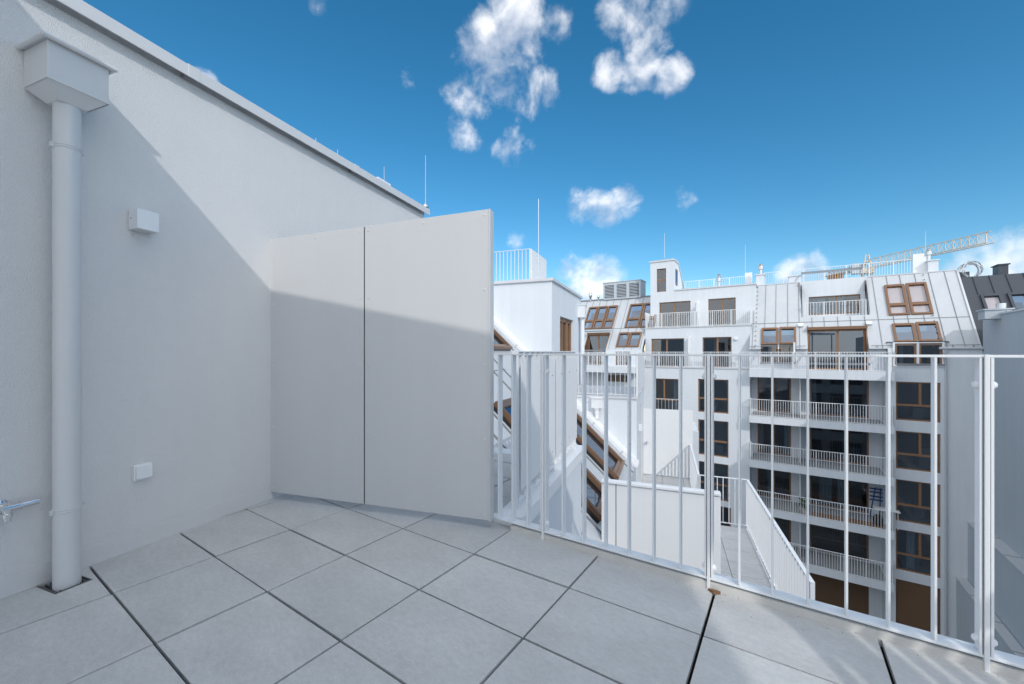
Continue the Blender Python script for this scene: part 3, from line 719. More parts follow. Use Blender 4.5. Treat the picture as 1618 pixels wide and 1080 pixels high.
def rail_mesh(mb, p0, p1, z0, h, sp=.12, r=.011, post=1.2, mid=False):
    p0, p1 = Vector((*p0, 0)), Vector((*p1, 0)); u = (p1 - p0).normalized(); L = (p1 - p0).length; n = Vector((-u.y, u.x, 0))
    F = Matrix(((u.x, n.x, 0, p0.x), (u.y, n.y, 0, p0.y), (0, 0, 1, z0), (0, 0, 0, 1)))
    old = mb.M; mb.M = F
    mb.box(0, L, -.022, .022, h - .03, h); mb.box(0, L, -.022, .022, .03, .055)
    k = max(1, round(L / sp))
    for i in range(k + 1):
        s = min(max(L * i / k, r), L - r); mb.box(s - r, s + r, -.02, .02, .0551, h - .0301)
    k = max(1, round(L / post))
    for i in range(k + 1):
        s = min(max(L * i / k, .02), L - .02); mb.box(s - .02, s + .02, -.024, .024, -.05, h + .002)
    mb.M = old
    return mb
put_at = lambda Y: (lambda u, z, d: (u, Y + d, z))

# ---------------- middle block M: stepped, white
mid = thing('apartment_building', 'white stepped middle block with roof terraces, French doors and a little stair tower', 'building', (-5, YW, GZ))
YM, YT = YW + .75, YW + 1.95
MX0, MX1 = atY(1015, 560, YW).x, -1.85
hA = []
for yt, yb in ((599, 652), (664, 720.5), (731, 789)): recess_window(mid, hA, YW, 1103, 1151, yt, yb, (.5,), (.42,))
recess_window(mid, hA, YW, 1031, 1072, 598, 655, (.45,), (.42,))
recess_window(mid, hA, YW, 1118, 1155, 799, 850, (.4,), ())
m = MB(); wall_grid(m, hA, MX0, MX1, GZ, .04, .18, put_at(YW))
m.quad((MX0, YW, GZ), (MX0, YW, .04), (MX0, YW + 8, .04), (MX0, YW + 8, GZ)); m.quad((MX1, YW, .04), (MX1, YW, GZ), (MX1, YW + 8, GZ), (MX1, YW + 8, .04))
m.quad((MX0, YW, .04), (MX1, YW, .04), (MX1, YW + 8, .04), (MX0, YW + 8, .04)); m.build('lower_wall', 'render_far', mid)
hB = []
recess_window(mid, hB, YM, 1029, 1081, 535, 579.5, (.48,), (), name='french_door', zz=(.10, 2.16))
recess_window(mid, hB, YM, 1110, 1156, 533, 579.5, (.52,), (), name='french_door', zz=(.10, 2.20))
m = MB(); wall_grid(m, hB, MX0, MX1, .04, 2.93, .2, put_at(YM))
m.quad((MX0, YM, .04), (MX0, YM, 2.93), (MX0, YW + 8, 2.93), (MX0, YW + 8, .04)); m.quad((MX1, YM, 2.93), (MX1, YM, .04), (MX1, YW + 8, .04), (MX1, YW + 8, 2.93))
m.quad((MX0, YM, 2.93), (MX1, YM, 2.93), (MX1, YW + 8, 2.93), (MX0, YW + 8, 2.93)); m.build('middle_wall', 'render_far', mid)
TX0, TX1 = atY(1027.7, 500, YT).x, atY(1193.5, 470, YT).x
TW1 = atY(1064.5, 420, YT).x; ZT = 5.80; ZTW = 8.12
hC = []
recess_window(mid, hC, YT, 1041.6, 1091, 480, 520, (.5,), (), name='french_door', zz=(3.0, 4.98))
recess_window(mid, hC, YT, 1119, 1162.4, 475, 517, (.52,), (), name='french_door', zz=(3.0, 5.0))
recess_window(mid, hC, YT, 1037.6, 1052.4, 424, 461, (), (.52,))
m = MB(); wall_grid(m, [h for h in hC if h[3] < ZT], TX0, TX1, 2.93, ZT, .2, put_at(YT))
wall_grid(m, [h for h in hC if h[3] > ZT], TX0, TW1, ZT, ZTW, .2, put_at(YT))
m.quad((TX0, YT, 2.93), (TX0, YT, ZTW), (TX0, YT + 5, ZTW), (TX0, YT + 5, 2.93)); m.quad((TX1, YT, ZT), (TX1, YT, 2.93), (TX1, YT + 6, 2.93), (TX1, YT + 6, ZT))
m.quad((TW1, YT, ZT), (TX1, YT, ZT), (TX1, YT + 6, ZT), (TW1, YT + 6, ZT))
m.build('upper_wall', 'render_far', mid)
# stair tower: its right flank slopes down to the back; slit window in the flank
m = MB(); m.prism([(YT + .002, ZT + .001), (YT + .002, ZTW), (YT + 1.5, ZTW), (YT + 4.2, ZT + .001)], 'x', TW1 - .25, TW1)
m.quad((TX0, YT, ZTW), (TW1, YT, ZTW), (TW1, YT + 1.5, ZTW), (TX0, YT + 1.5, ZTW)); m.quad((TX0, YT + 1.5, ZTW), (TW1, YT + 1.5, ZTW), (TW1, YT + 4.2, ZT), (TX0, YT + 4.2, ZT))
m.build('stair_tower', 'render_far', mid)
m = MB(); m.box(TX0 - .06, TW1 + .06, YT - .06, YT + 1.5, ZTW, ZTW + .13)
m.prism([(YT + 1.5, ZTW - .0), (YT + 1.5, ZTW + .13), (YT + 4.3, ZT + .12), (YT + 4.3, ZT - .01)], 'x', TX0 - .06, TW1 + .06); m.build('tower_coping', 'coping', mid)
fo = MB().box(TW1, TW1 + .03, YT + .55, YT + 1.25, ZT + .55, ZTW - .55).build('window', 'wood_frame', mid)
MB().box(TW1 + .03, TW1 + .034, YT + .68, YT + 1.12, ZT + .65, ZTW - .65).build('pane', 'roof_glass', fo)
m = MB(); m.box(TW1 + .07, TX1 + .06, YT - .06, YT + .3, ZT, ZT + .09); m.box(TX1 - .3, TX1 + .06, YT + .3, YT + 6, ZT, ZT + .09); m.build('coping', 'coping', mid)
m = MB(); m.box(MX0 - .05, MX1 + .05, YM - .05, YT - .001, 2.93, 3.0); m.build('terrace_edge', 'coping', mid)
m = MB(); m.box(MX0 - .05, MX1 + .03, YW - .05, YM - .001, .04, .11); m.build('terrace_edge', 'coping', mid)
rail_mesh(MB(), (MX0 + .05, YM + .02), (MX1, YM + .02), 3.0, 1.05).build('railing', 'white_paint', mid)
rail_mesh(MB(), (MX0 + .05, YW + .02), (MX1, YW + .02), .11, 1.07).build('railing', 'white_paint', mid)
m = MB(); m.box(MX1 - .02, MX1 + .03, YM + .05, YT - .05, 3.05, 4.1); m.build('side_panel', 'panel_far', mid)
m = MB(); m.box(MX0 - .02, MX0 + .03, YM + .05, YT - .05, 3.05, 4.15); m.build('side_panel', 'panel_far', mid)
p = atY(1087, 560, YW); m = MB(); m.box(p.x - .02, p.x + .03, YW + .1, YM - .002, .11, 2.25); m.build('terrace_divider', 'panel_far', mid)
p = atY(1100, 500, YM); m = MB(); m.box(p.x - .02, p.x + .03, YM + .1, YT - .002, 3.0, 4.7); m.build('terrace_divider', 'panel_far', mid)
for px, py, Y in ((1103.5, 478, YT), (1163, 535, YM)):
    p = atY(px, py, Y); MB().box(p.x - .10, p.x + .10, Y - .14, Y, p.z - .09, p.z + .09).build('lamp', 'white_paint', mid, bevel=.04)
for px, py in ((1162, 492), (1160, 520)): pass

# ---------------- right block: balconies, metal mansard
rb = thing('apartment_building', 'white block with four long balconies under a pale standing-seam metal roof', 'building', (3, YW, GZ))
BX0, BX1 = atY(1184, 620, YB).x, atY(1413.7, 620, YB).x
RX0, RX1 = atY(1416, 600, YW).x - .35, 8.36
SLABS = [.09, -2.87, -5.69, -8.58, -11.45]
hG = []
xA0, xA1 = atY(1197, 640, YG).x, atY(1250, 640, YG).x
xB0, xB1 = atY(1280, 640, YG).x, atY(1373, 640, YG).x
for i, z in enumerate(SLABS[1:] + [GZ + .15]):
    bl = i == 4
    for (x0, x1, vm, cu) in ((xA0, xA1, (.5,), False), (xB0, xB1, (.66,), [(.18, .4, .5), (.5, .62, .5)] if i == 2 else ([(.0, .12, .4)] if i == 0 else False))):
        hG.append((x0, x1, z + .06, z + 2.42))
        make_window(rb, x0, x1, z + .06, z + 2.42, YG + .08, vm, (), 'balcony_door', .09, 'glass', 'wood_frame', bl, cu, 3.4)
m = MB(); wall_grid(m, hG, MX1, RX0 + .02, GZ, .05, .16, put_at(YG)); m.build('loggia_wall', 'render_far', rb)
for i, z in enumerate(SLABS):
    zb = z - (.50 if i == 0 else .42)
    m = MB(); m.box(BX0, BX1, YB, YW - .002, zb, z); m.box(MX1 + .002, RX0 - .002, YW - .002, YG - .002 if i else YG + 1.4, zb + .12, z)
    sl = m.build('balcony', 'render_far', rb)
    if i == 0: continue
    m = rail_mesh(MB(), (BX0 + .05, YB + .05), (BX1 - .05, YB + .05), z, 1.08, .125, .009)
    rail_mesh(m, (BX0 + .05, YW - .02), (BX0 + .05, YB + .03), z, 1.08, .125, .009); rail_mesh(m, (BX1 - .05, YB + .03), (BX1 - .05, YW - .02), z, 1.08, .125, .009)
    m.build('railing', 'white_paint', sl)
    MB().box(MX1 + .1, RX0 - .1, YB + .12, YG - .02, z, z + .02).build('floor_tiles', 'slab', sl)
    p = atY(1264, 640, YG - .9); m = MB(); m.box(p.x - .03, p.x + .02, YG - 1.5, YG - .002, z + .02, zb + 2.84 + .1); m.build('partition', 'white_paint', sl)
    for px in (1190.5, 1393): 
        p = atY(px, 600, YG); MB().box(p.x - .08, p.x + .08, YG - .12, YG - .001, z + 2.02, z + 2.14).build('lamp', 'white_paint', sl)
# roof terrace rail on slab 0
m = rail_mesh(MB(), (BX0 + .05, YB + .06), (BX1 - .1, YB + .06), .09, 1.08, .125, .009); rail_mesh(m, (BX1 - .1, YB + .06), (BX1 - .1, YW), .09, 1.08, .125, .009); m.build('railing', 'white_paint', rb)
p = atY(1255, 560, YB + .5)
MB().box(p.x - .05, p.x + .05, YB + .15, YW + .4, .09, 1.75).build('terrace_divider', 'panel_far', rb)
# right column of windows and wall down to the corner
hR = []
for yt, yb in ((603.5, 665.5), (683, 744), (761, 828), (841, 907)): recess_window(rb, hR, YW, 1415.5, 1486.5, yt, yb, (.56,), (.40,))
recess_window(rb, hR, YW, 1415.5, 1486.5, 922, 995, (.33, .66), (), blind=True)
ZE = 1.40
hL = []; CUT_R = []; CUT_L = []
dX0, dX1 = atY(1276, 550, YW + .3).x, atY(1372, 550, YW + .3).x
DYW = YW + .85
make_window(rb, dX0 + .05, dX1 - .05, .10, 2.52, DYW, (.53,), (), 'sliding_door', .10, 'dark_glass', 'wood_frame', False, False, 3)
# metal roof: plane from the eave up to the ridge
RS = 1.325; al = math.atan(RS); YE = YW
def yroof(z): return YE + (z - 1.35) / RS
RM = Matrix(((1, 0, 0, 0), (0, math.cos(al), -math.sin(al), YE), (0, math.sin(al), math.cos(al), 1.35), (0, 0, 0, 1)))
def s_z(z): return (z - 1.35) / math.sin(al)
ZR = 5.88; SR = s_z(ZR)
def atRoof(px, py):
    d = ray(px, py); t = (YE - (1.35 - EYE) / RS) / (d.y - d.z / RS)
    return Vector((t * d.x, t * d.y, EYE + t * d.z))
uX0, uX1 = atRoof(1268, 495).x, atRoof(1372, 490).x
ZU = atRoof(1320, 499).z
roof_holes = [(uX0, uX1, s_z(ZU), SR + 1), (dX0, dX1, -1, s_z(2.62)),
              (atY(1414, 545, YW - .05).x, atY(1489, 545, YW - .05).x, -1, s_z(1.66)), (atY(1202, 545, YW + .25).x, atY(1257.5, 545, YW + .25).x, -1, s_z(1.66))]
RWIN = []       # X0, X1, s0, s1
def rw(TL, TR, BR, BL):
    pts = [atRoof(*q) for q in (TL, TR, BR, BL)]
    X0 = (pts[0].x + pts[3].x) / 2; X1 = (pts[1].x + pts[2].x) / 2
    return (X0, X1, s_z((pts[2].z + pts[3].z) / 2), s_z((pts[0].z + pts[1].z) / 2))
def roof_window(parent, X0, X1, s0, s1, hm=None, matn='copper_frame', glass='roof_glass', shade=False):  # shade: adds the sheet that paints a bright cloud reflection
    t = .11; m = MB(RM)
    m.box(X0, X0 + t, s0, s1, -.06, .10); m.box(X1 - t, X1, s0, s1, -.06, .10); m.box(X0 + t, X1 - t, s1 - t - .05, s1, -.06, .11); m.box(X0 + t, X1 - t, s0, s0 + t, -.06, .09)
    if hm: z = s0 + (s1 - s0) * hm; m.box(X0 + t, X1 - t, z - .10, z + .10, -.06, .095)
    o = m.build('roof_window', matn, parent)
    MB(RM).box(X0 + t * .8, X1 - t * .8, s0 + t * .8, s1 - t * .8, .02, .03).build('pane', glass, o)
    if shade: MB(RM).box(X0 + t * .8, X1 - t * .8, s0 + t * .8, s1 - t * .8, -.05, -.045).build('reflection_sheet', 'cloud_reflection', o)  # pale sheet under the glass stands in for reflected cloud
    else: MB(RM).box(X0 - .1, X1 + .1, s0 - .1, s1 + .1, -.9, -.85).build('interior', 'room', o)
    return o
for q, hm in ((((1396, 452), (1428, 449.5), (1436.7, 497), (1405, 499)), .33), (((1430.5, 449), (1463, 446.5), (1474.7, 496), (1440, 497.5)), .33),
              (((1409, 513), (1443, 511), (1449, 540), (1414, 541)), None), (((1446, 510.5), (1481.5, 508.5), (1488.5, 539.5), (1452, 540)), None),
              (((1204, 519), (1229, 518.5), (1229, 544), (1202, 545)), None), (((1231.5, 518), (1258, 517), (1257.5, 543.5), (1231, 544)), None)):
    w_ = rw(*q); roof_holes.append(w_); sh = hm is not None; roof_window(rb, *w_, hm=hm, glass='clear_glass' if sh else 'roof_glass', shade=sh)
XL = MX1 - .02; XRr = 8.30
m = MB(RM); wall_grid(m, roof_holes, XL, XRr, 0, SR, .22, lambda u, z, d: (u, z, -d))
m.M = I4
m.quad((XL, yroof(ZR), ZR), (XRr, yroof(ZR), ZR), (XRr, yroof(ZR) + 6, ZR + .1), (XL, yroof(ZR) + 6, ZR + .1))
m.prism([(YE, 1.35), (yroof(ZR), ZR), (yroof(ZR) + 6, ZR), (yroof(ZR) + 6, 1.35)], 'x', XRr - .02, XRr)
m.quad((XL, YE + .3, 1.35), (dX0, YE + .3, 1.35), (dX0, YE, 1.35), (XL, YE, 1.35))
rr = m.build('roof', 'zinc', rb)
sm = MB(RM); x = XL + .15
def solid_runs(X, holes, s0, s1):
    runs = [(s0, s1)]
    for h in holes:
        if h[0] - .05 < X < h[1] + .05:
            nr = []
            for a, b in runs:
                lo, hi = h[2] - .06, h[3] + .06
                if lo > a: nr.append((a, min(b, lo)))
                if hi < b: nr.append((max(a, hi), b))
            runs = [r for r in nr if r[1] - r[0] > .05]
    return runs
k = 0
while x < XRr - .1:
    for a, b in solid_runs(x, roof_holes, 0.02, SR - .02): sm.box(x - .008, x + .008, a, b, 0, .035)
    x += .60 if k % 2 else .66; k += 1
for sx in (s_z(3.05),):
    for a, b in ((XL, RX1 - .1),): sm.box(a, b, sx - .01, sx + .01, 0, .03)
sm.build('standing_seams', 'seam', rr)
tr = MB(RM)
for a, b in ((XL, dX0 - .1), (dX1 + .1, XRr - .02)): tr.box(a, b, .14, .16, .10, .13)
for kx in range(14):
    xx = XL + .3 + kx * .74
    if dX0 - .1 < xx < dX1 + .1: continue
    tr.box(xx - .012, xx + .012, .10, .16, 0, .12)
for xx in (XL + .32, XRr - 1.45):
    for kx in range(14): tr.box(xx - .02, xx + .02, .25 + kx * .40, .31 + kx * .40, .03, .09)
tr.build('snow_guard', 'seam', rr)
m = MB(RM); m.box(XRr - .06, XRr + .02, 0, SR, .0, .06); m.M = I4; m.box(XL, XRr, yroof(ZR) - .03, yroof(ZR) + .12, ZR + .001, ZR + .06); m.build('ridge_flashing', 'coping', rr)
m = MB(); m.tube((RX0 + .1 + 1.9, YE - .07, 1.36), (XRr + .05, YE - .07, 1.36), .07, seg=10); gx = atY(1494, 560, YW).x; m.tube((gx, YE - .07, GZ), (gx, YE - .07, 1.36), .045, seg=10); m.build('gutter', 'zinc', rb, smooth=True)
for xs_, yf in ((((1414, 1448.5), (1452.5, 1489)), YW - .05), (((1202, 1229), (1231, 1257.5)), YW + .25)):
    hh_ = []
    for xl, xr in xs_: recess_window(rb, hh_, yf, xl, xr, 545, 572, (), (), zz=(.46, 1.64), rec=.05, fr=.09)
    bx0, bx1 = hh_[0][0] - .08, hh_[1][1] + .08
    m = MB(); wall_grid(m, hh_, bx0, bx1, .38, 1.70, .12, put_at(yf))
    m.quad((bx0, yf, 1.70), (bx1, yf, 1.70), (bx1, yroof(1.70) + .02, 1.70), (bx0, yroof(1.70) + .02, 1.70)); m.quad((bx0, yf, .38), (bx0, yf + .5, .38), (bx1, yf + .5, .38), (bx1, yf, .38))
    m.quad((bx0, yf, .38), (bx0, yf, 1.70), (bx0, yf + .6, 1.70), (bx0, yf + .6, .38)); m.quad((bx1, yf, 1.70), (bx1, yf, .38), (bx1, yf + .6, .38), (bx1, yf + .6, 1.70))
    m.build('dormer_box', 'panel_far', rb)
    hR_cut = (hh_[0][0], hh_[1][1], .46, ZE)
    (CUT_R if yf < YW else CUT_L).append(hR_cut)
m = MB(); wall_grid(m, hR + CUT_R, RX0, RX1, GZ, ZE, .16, put_at(YW))
m.quad((RX0, YW, GZ), (RX0, YW, .05), (RX0, YG, .05), (RX0, YG, GZ)); m.build('facade_wall', 'render_far', rb)
m = MB(); wall_grid(m, hL + CUT_L + [(dX0, dX1, .09, ZE)], MX1, RX0, .09, ZE, .16, put_at(YW + .3)); m.build('attic_wall', 'render_far', rb)
# loggia cut into the upper roof
YU = yroof(ZR) - .35
hU = []
recess_window(rb, hU, YU, 1277.8, 1359.7, 466.5, 496, (.55,), (), name='sliding_door', glass='glass', curtains=[(.02, .34, .3), (.40, .70, .3)], room=2.5)
m = MB(); wall_grid(m, hU, uX0 - .1, uX1 + .1, ZU - .3, ZR, .15, put_at(YU)); m.quad((uX0 - .1, YU, ZR), (uX1 + .1, YU, ZR), (uX1 + .1, YU + .6, ZR), (uX0 - .1, YU + .6, ZR)); m.build('loggia_wall', 'render_far', rb)
m = MB()
for x0, x1 in ((uX0 - .06, uX0), (uX1, uX1 + .06)): m.prism([(yroof(ZU), ZU), (yroof(ZR), ZR), (YU + .1, ZR), (YU + .1, ZU - .3), (yroof(ZU), ZU - .3)], 'x', x0, x1)
m.box(uX0, uX1, yroof(ZU) + .0, YU, ZU - .3, ZU - .05); m.build('loggia_cheeks', 'zinc', rb)
rail_mesh(MB(), (uX0 + .1, yroof(ZU) + .12), (uX1 - .1, yroof(ZU) + .12), ZU - .05, .98, .16, .010).build('railing', 'white_paint', rb)
# cheeks and head of the sliding-door dormer
m = MB()
for x0, x1 in ((dX0, dX0 + .06), (dX1 - .06, dX1)): m.prism([(YE + .29, .10), (YE + .29, 1.60), (DYW + .12, 2.80), (DYW + .12, .10)], 'x', x0, x1)
m.box(dX0, dX1, DYW - .25, DYW + .02, 2.53, 2.70); m.build('dormer_surround', 'copper_frame', rb)
for px, py in ((1266, 515), (1374, 512)):
    p = atRoof(px, py); m = MB(RM); s = s_z(p.z); m.box(p.x - .16, p.x + .10, s - .10, s + .12, .0, .16); m.tube((p.x - .03, s - .12, .09), (p.x - .03, s - .05, .09), .05, seg=12); m.build('camera_lamp', 'white_paint', rr)
# roof-top railing and chimneys
roof_top_y = yroof(ZR) + 1.0
def tchim(px0, px1, yt, yb, Y, label_part, pipe=None, matn='render_far', parent=rb, zbot=None):
    p0, p1 = atY(px0, (yt + yb) / 2, Y), atY(px1, (yt + yb) / 2, Y); z1 = atY((px0 + px1) / 2, yt, Y).z; z0 = zbot if zbot is not None else atY((px0 + px1) / 2, yb, Y).z - .3
    m = MB(); m.box(p0.x, p1.x, Y, Y + .8, z0, z1); m.box(p0.x - .06, p1.x + .06, Y - .06, Y + .86, z1, z1 + .06)
    o = m.build('chimney', matn, parent)
    if pipe:
        x0, x1, ty = pipe; q0, q1 = atY(x0, ty, Y), atY(x1, ty, Y); r = (q1.x - q0.x) / 2; c = ((q0.x + q1.x) / 2, Y + .4); h = q0.z - z1
        mm = MB(); mm.lathe((*c, z1 + .06), [(r * .7, 0), (r * .7, h * .45), (r * 1.1, h * .5), (r * 1.15, h * .75), (r * .8, h * .8), (r * .9, h * .95), (r * .5, h)], 14); mm.build('flue', 'steel', o, smooth=True)
    return o
tchim(1194.5, 1207, 434, 452, yroof(ZR) + .3, '', (1197, 1206, 417), zbot=ZR - .6)
tchim(1247, 1266, 436, 447, yroof(ZR) + .8, '', None, zbot=ZR - .3)
tchim(1466.5, 1483, 411.5, 430, yroof(ZR) + .6, '', (1464.5, 1476, 393), zbot=ZR - .3)
m = rail_mesh(MB(), (atY(1208, 430, roof_top_y).x, roof_top_y), (atY(1452, 420, roof_top_y).x, roof_top_y), ZR + .02, 1.05, .13, .007); m.build('roof_railing', 'white_paint', rb)
p = atY(1460, 410, roof_top_y); MB().box(p.x - .5, p.x + .1, roof_top_y - .05, roof_top_y + .1, ZR, ZR + 1.35).build('roof_panel', 'panel_far', rb)
ytop = YT + 3.0
m = rail_mesh(MB(), (atY(1082, 440, ytop).x, ytop), (atY(1178, 430, ytop).x, ytop), ZT + .02, 1.1, .13, .007); m.build('roof_railing', 'white_paint', mid)
p = atY(1180, 430, ytop); MB().box(p.x - .12, p.x + .35, ytop - .05, ytop + .05, ZT, ZT + 1.35).build('roof_panel', 'panel_far', mid)
p = atY(1136, 440, YT + 1.2); m = MB(); m.lathe((p.x, YT + 1.2, ZT), [(.10, 0), (.10, .55), (.17, .6), (.17, .85), (.10, .9), (.13, 1.1), (.06, 1.15)], 14); m.build('flue', 'steel', mid, smooth=True)
# rods
def trod(px, yt, yb, Y, label):
    p, q = atY(px, yb, Y), atY(px, yt, Y); m = MB(); m.tube((p.x, Y, p.z), (p.x, Y, q.z), .018, .010, 6)
    tag(m.build('lightning_rod', 'steel', None, p), label, 'lightning rod', 'lightning rods on the roofs')
trod(1050, 368, 407, YT + .6, 'lightning rod on top of the little stair tower')
trod(1177.5, 386, 440, ytop, 'lightning rod at the right end of the stepped block roof')
trod(1462.5, 364, 412, roof_top_y, 'lightning rod in front of the right-hand flue, crossing the crane jib')
trod(1253, 408, 438, yroof(ZR) + .9, 'thick short pole on the low chimney of the metal roof')
# belongings on the third balcony
z3 = SLABS[3] + .02
m = MB()
for k in range(9): m.box(atY(1283, 800, YB + 1).x, BX1 - .12, YB + .13 + k * .085, YB + .205 + k * .085, z3, z3 + .03)
tag(m.build('timber_decking', 'timber_deck', None, (3, YB + .5, z3)), 'brown timber decking on the second lowest long balcony', 'decking')
p = atY(1384, 800, YB + .8); tb_ = thing('folding_table', 'white folding table on the decked balcony', 'table', (p.x, YB + .6, z3))
MB().box(p.x - .1, p.x + .95, YB + .35, YB + .95, z3 + .93, z3 + .97).build('table_top', 'white_paint', tb_)
for sx in (0, .85):
    for sy in (.4, .88): MB().tube((p.x + sx, YB + sy, z3), (p.x + sx, YB + sy, z3 + .93), .018, seg=6).build('leg', 'white_paint', tb_)
p = atY(1382, 790, YG - .5); ch = thing('folding_chair', 'blue folded chair leaning on the wall of the decked balcony', 'chair', (p.x, YG - .4, z3))
for sx, tx in ((-.22, .1), (.22, .42)): MB().tube((p.x + sx, YG - .5, z3), (p.x + tx * .7, YG - .25, z3 + 1.75), .03, seg=6).build('leg', 'blue_paint', ch)
for zz in (1.0, 1.2, 1.45, 1.65): MB().box(p.x - .2, p.x + .4, YG - .36, YG - .30, z3 + zz, z3 + zz + .07).build('slat', 'blue_paint', ch)
p = atY(1387, 812, YB + .5); m = MB(); m.lathe((p.x, YB + .45, z3 + .03), [(.12, 0), (.2, .15), (.22, .4), (.15, .6), (.05, .65)], 12); tag(m.build('bag', 'black_plastic', None, (p.x, YB + .45, z3), smooth=True), 'black round bag under the table on the decked balcony', 'bag')
pt = thing('potted_plant', 'leafy potted plant by the white partition of the decked balcony', 'plant', (atY(1271, 800, YB + .5).x, YB + .5, z3))
c = OFF[pt.as_pointer()]; m = MB(); m.lathe((c.x, c.y, z3), [(.12, 0), (.17, .3)], 12); m.build('pot', 'cream', pt)
m = MB()
for k in range(70):
    a, rr_, hh = random.uniform(0, 6.28), random.uniform(.02, .32), random.uniform(.3, 1.0); q = Vector((c.x + rr_ * math.cos(a), c.y + rr_ * math.sin(a), z3 + hh)); d = Vector((random.uniform(-1, 1), random.uniform(-1, 1), random.uniform(-.3, 1))).normalized() * .12; e = d.orthogonal().normalized() * .04
    m.quad(q - d, q + e, q + d, q - e)
m.build('leaves', 'leaf', pt)

# ---------------- left far block L
lb = thing('apartment_building', 'white block with slanted roof windows behind, left of the stepped block', 'building', (-13, YW, GZ))
LX0, LX1 = -24.0, MX0 - .002
lh = []
def lw(TL, TR, BR, BL, n, hm):
    x0, x1, s0, s1 = rw(TL, TR, BR, BL); wdt = (x1 - x0) / n
    for k in range(n): lh.append((x0 + wdt * k + .03, x0 + wdt * (k + 1) - .03, s0, s1)); roof_window(lb, *lh[-1], hm=hm)
lw((931.8, 486), (979.8, 482.8), (966, 518.4), (919.5, 521), 3, .36)
lw((998, 481.3), (1045, 478), (1031, 516.6), (984.3, 518.4), 2, .36)
lw((979, 526), (1015, 525), (1010, 548.2), (972, 548.6), 2, None)
xa = atRoof(924, 545).x; xb = atRoof(959, 545).x
lh.append((xa, xb, .0, s_z(2.75)))
m = MB(RM); wall_grid(m, lh, LX0, LX1, 0, s_z(5.70), .2, lambda u, z, d: (u, z, -d)); m.M = I4
m.quad((LX0, yroof(5.7), 5.7), (LX1, yroof(5.7), 5.7), (LX1, yroof(5.7) + 7, 5.8), (LX0, yroof(5.7) + 7, 5.8)); lr = m.build('roof', 'zinc', lb)
sm = MB(RM)
x = LX0 + .2
while x < LX1:
    for a, b in solid_runs(x, lh, .02, s_z(5.68)): sm.box(x - .008, x + .008, a, b, 0, .03)
    x += .62
sm.box(LX0, LX1, s_z(3.05) - .01, s_z(3.05) + .01, 0, .025); sm.box(LX0, LX1, s_z(5.66), s_z(5.74), -.02, .08)
sm.build('standing_seams', 'seam', lr)
make_window(lb, xa + .05, xb - .05, .2, 2.55, YE + .9, (.5,), (), 'terrace_door', .10, 'dark_glass', 'wood_frame', False, False, 2.5)
m = MB()
for x0, x1 in ((xa, xa + .06), (xb - .06, xb)): m.prism([(YE, .10), (YE, 1.35), (YE + 1.0, 2.70), (YE + 1.0, .10)], 'x', x0, x1)
m.box(xa, xb, YE + .75, YE + 1.05, 2.56, 2.74); m.build('dormer_surround', 'copper_frame', lb)
aw = MB(); aw.box(xa - .35, xb + .35, YE + .35, YE + .62, 2.80, 2.95); aw.box(xa - .30, xb + .30, YE + .28, YE + .35, 2.86, 2.90); aw.build('awning', 'cabinet', lb)
hl2 = []
for xl, xr in ((972, 983), (984, 996)): recess_window(lb, hl2, YW, xl, xr, 552, 571, (), (), zz=(.15, 1.2))
p0_, p1_ = atY(965, 597, YW).x, atY(996, 597, YW).x
recess_window(lb, hl2, YW, 960, 993, 592, 603, (.25, .5, .75), (), fr=.05)
m = MB(); wall_grid(m, hl2 + [(xa, xb, .1, 1.35)], LX0, LX1, GZ, 1.35, .16, put_at(YW)); m.build('facade_wall', 'render_far', lb)
m = MB(); m.box(LX0, LX1 - .05, YW - 1.6, YW - .002, -.35, .09); lbal = m.build('balcony', 'render_far', lb)
rail_mesh(MB(), (LX0, YW - 1.55), (LX1 - .1, YW - 1.55), .09, 1.08, .125, .009).build('railing', 'white_paint', lbal)
# roof cabinet with louvres
cx0, cx1 = atY(953.5, 460, 33.5).x, atY(1012.5, 460, 33.5).x
cz0, cz1 = 5.66, 7.10
cab = thing('ventilation_unit', 'grey metal ventilation unit with three louvre panels on the roof', 'ventilation unit', ((cx0 + cx1) / 2, 34, cz0))
m = MB(); m.box(cx0, cx1, 33.56, 34.9, cz0, cz1)
for k in range(4): xx = cx0 + (cx1 - cx0) * k / 3; m.box(max(xx - .12, cx0 + .001), min(xx + .12, cx1 - .001), 33.44, 33.559, cz0, cz1)
m.box(cx0 + .13, cx1 - .13, 33.45, 33.558, cz1 - .22, cz1 - .002); m.box(cx0 + .13, cx1 - .13, 33.45, 33.558, cz0 + .002, cz0 + .1); m.build('housing', 'cabinet', cab)
for k in range(3):
    x0, x1 = cx0 + (cx1 - cx0) * k / 3 + .13, cx0 + (cx1 - cx0) * (k + 1) / 3 - .13
    lv = MB()
    for j in range(9): z = cz0 + .13 + j * .123; lv.prism([(33.46, z), (33.47, z - .01), (33.54, z + .055), (33.53, z + .065)], 'x', x0, x1)
    lo = lv.build('louvre', 'cabinet', cab); MB().box(x0, x1, 33.546, 33.556, cz0 + .1, cz1 - .22).build('backing', 'dark_gap', lo)
MB().box(cx0 - .05, cx1 + .05, 33.40, 34.95, cz1, cz1 + .04).build('lid', 'cabinet', cab)
for px, yt, r, lab in ((933, 461, .14, 'larger steel roof flue with a bulged cowl left of the ventilation unit'), (945.5, 465, .09, 'smaller steel roof vent just left of the ventilation unit')):
    p = atY(px, yt, 33.6); h = p.z - 5.66; m = MB(); m.lathe((p.x, 33.6, 5.66), [(r * .7, 0), (r * .7, h * .4), (r * 1.1, h * .5), (r * 1.1, h * .75), (r * .7, h * .85), (r * .6, h)], 14)
    tag(m.build('roof_flue', 'steel', None, (p.x, 33.6, 5.66), smooth=True), lab, 'flue')

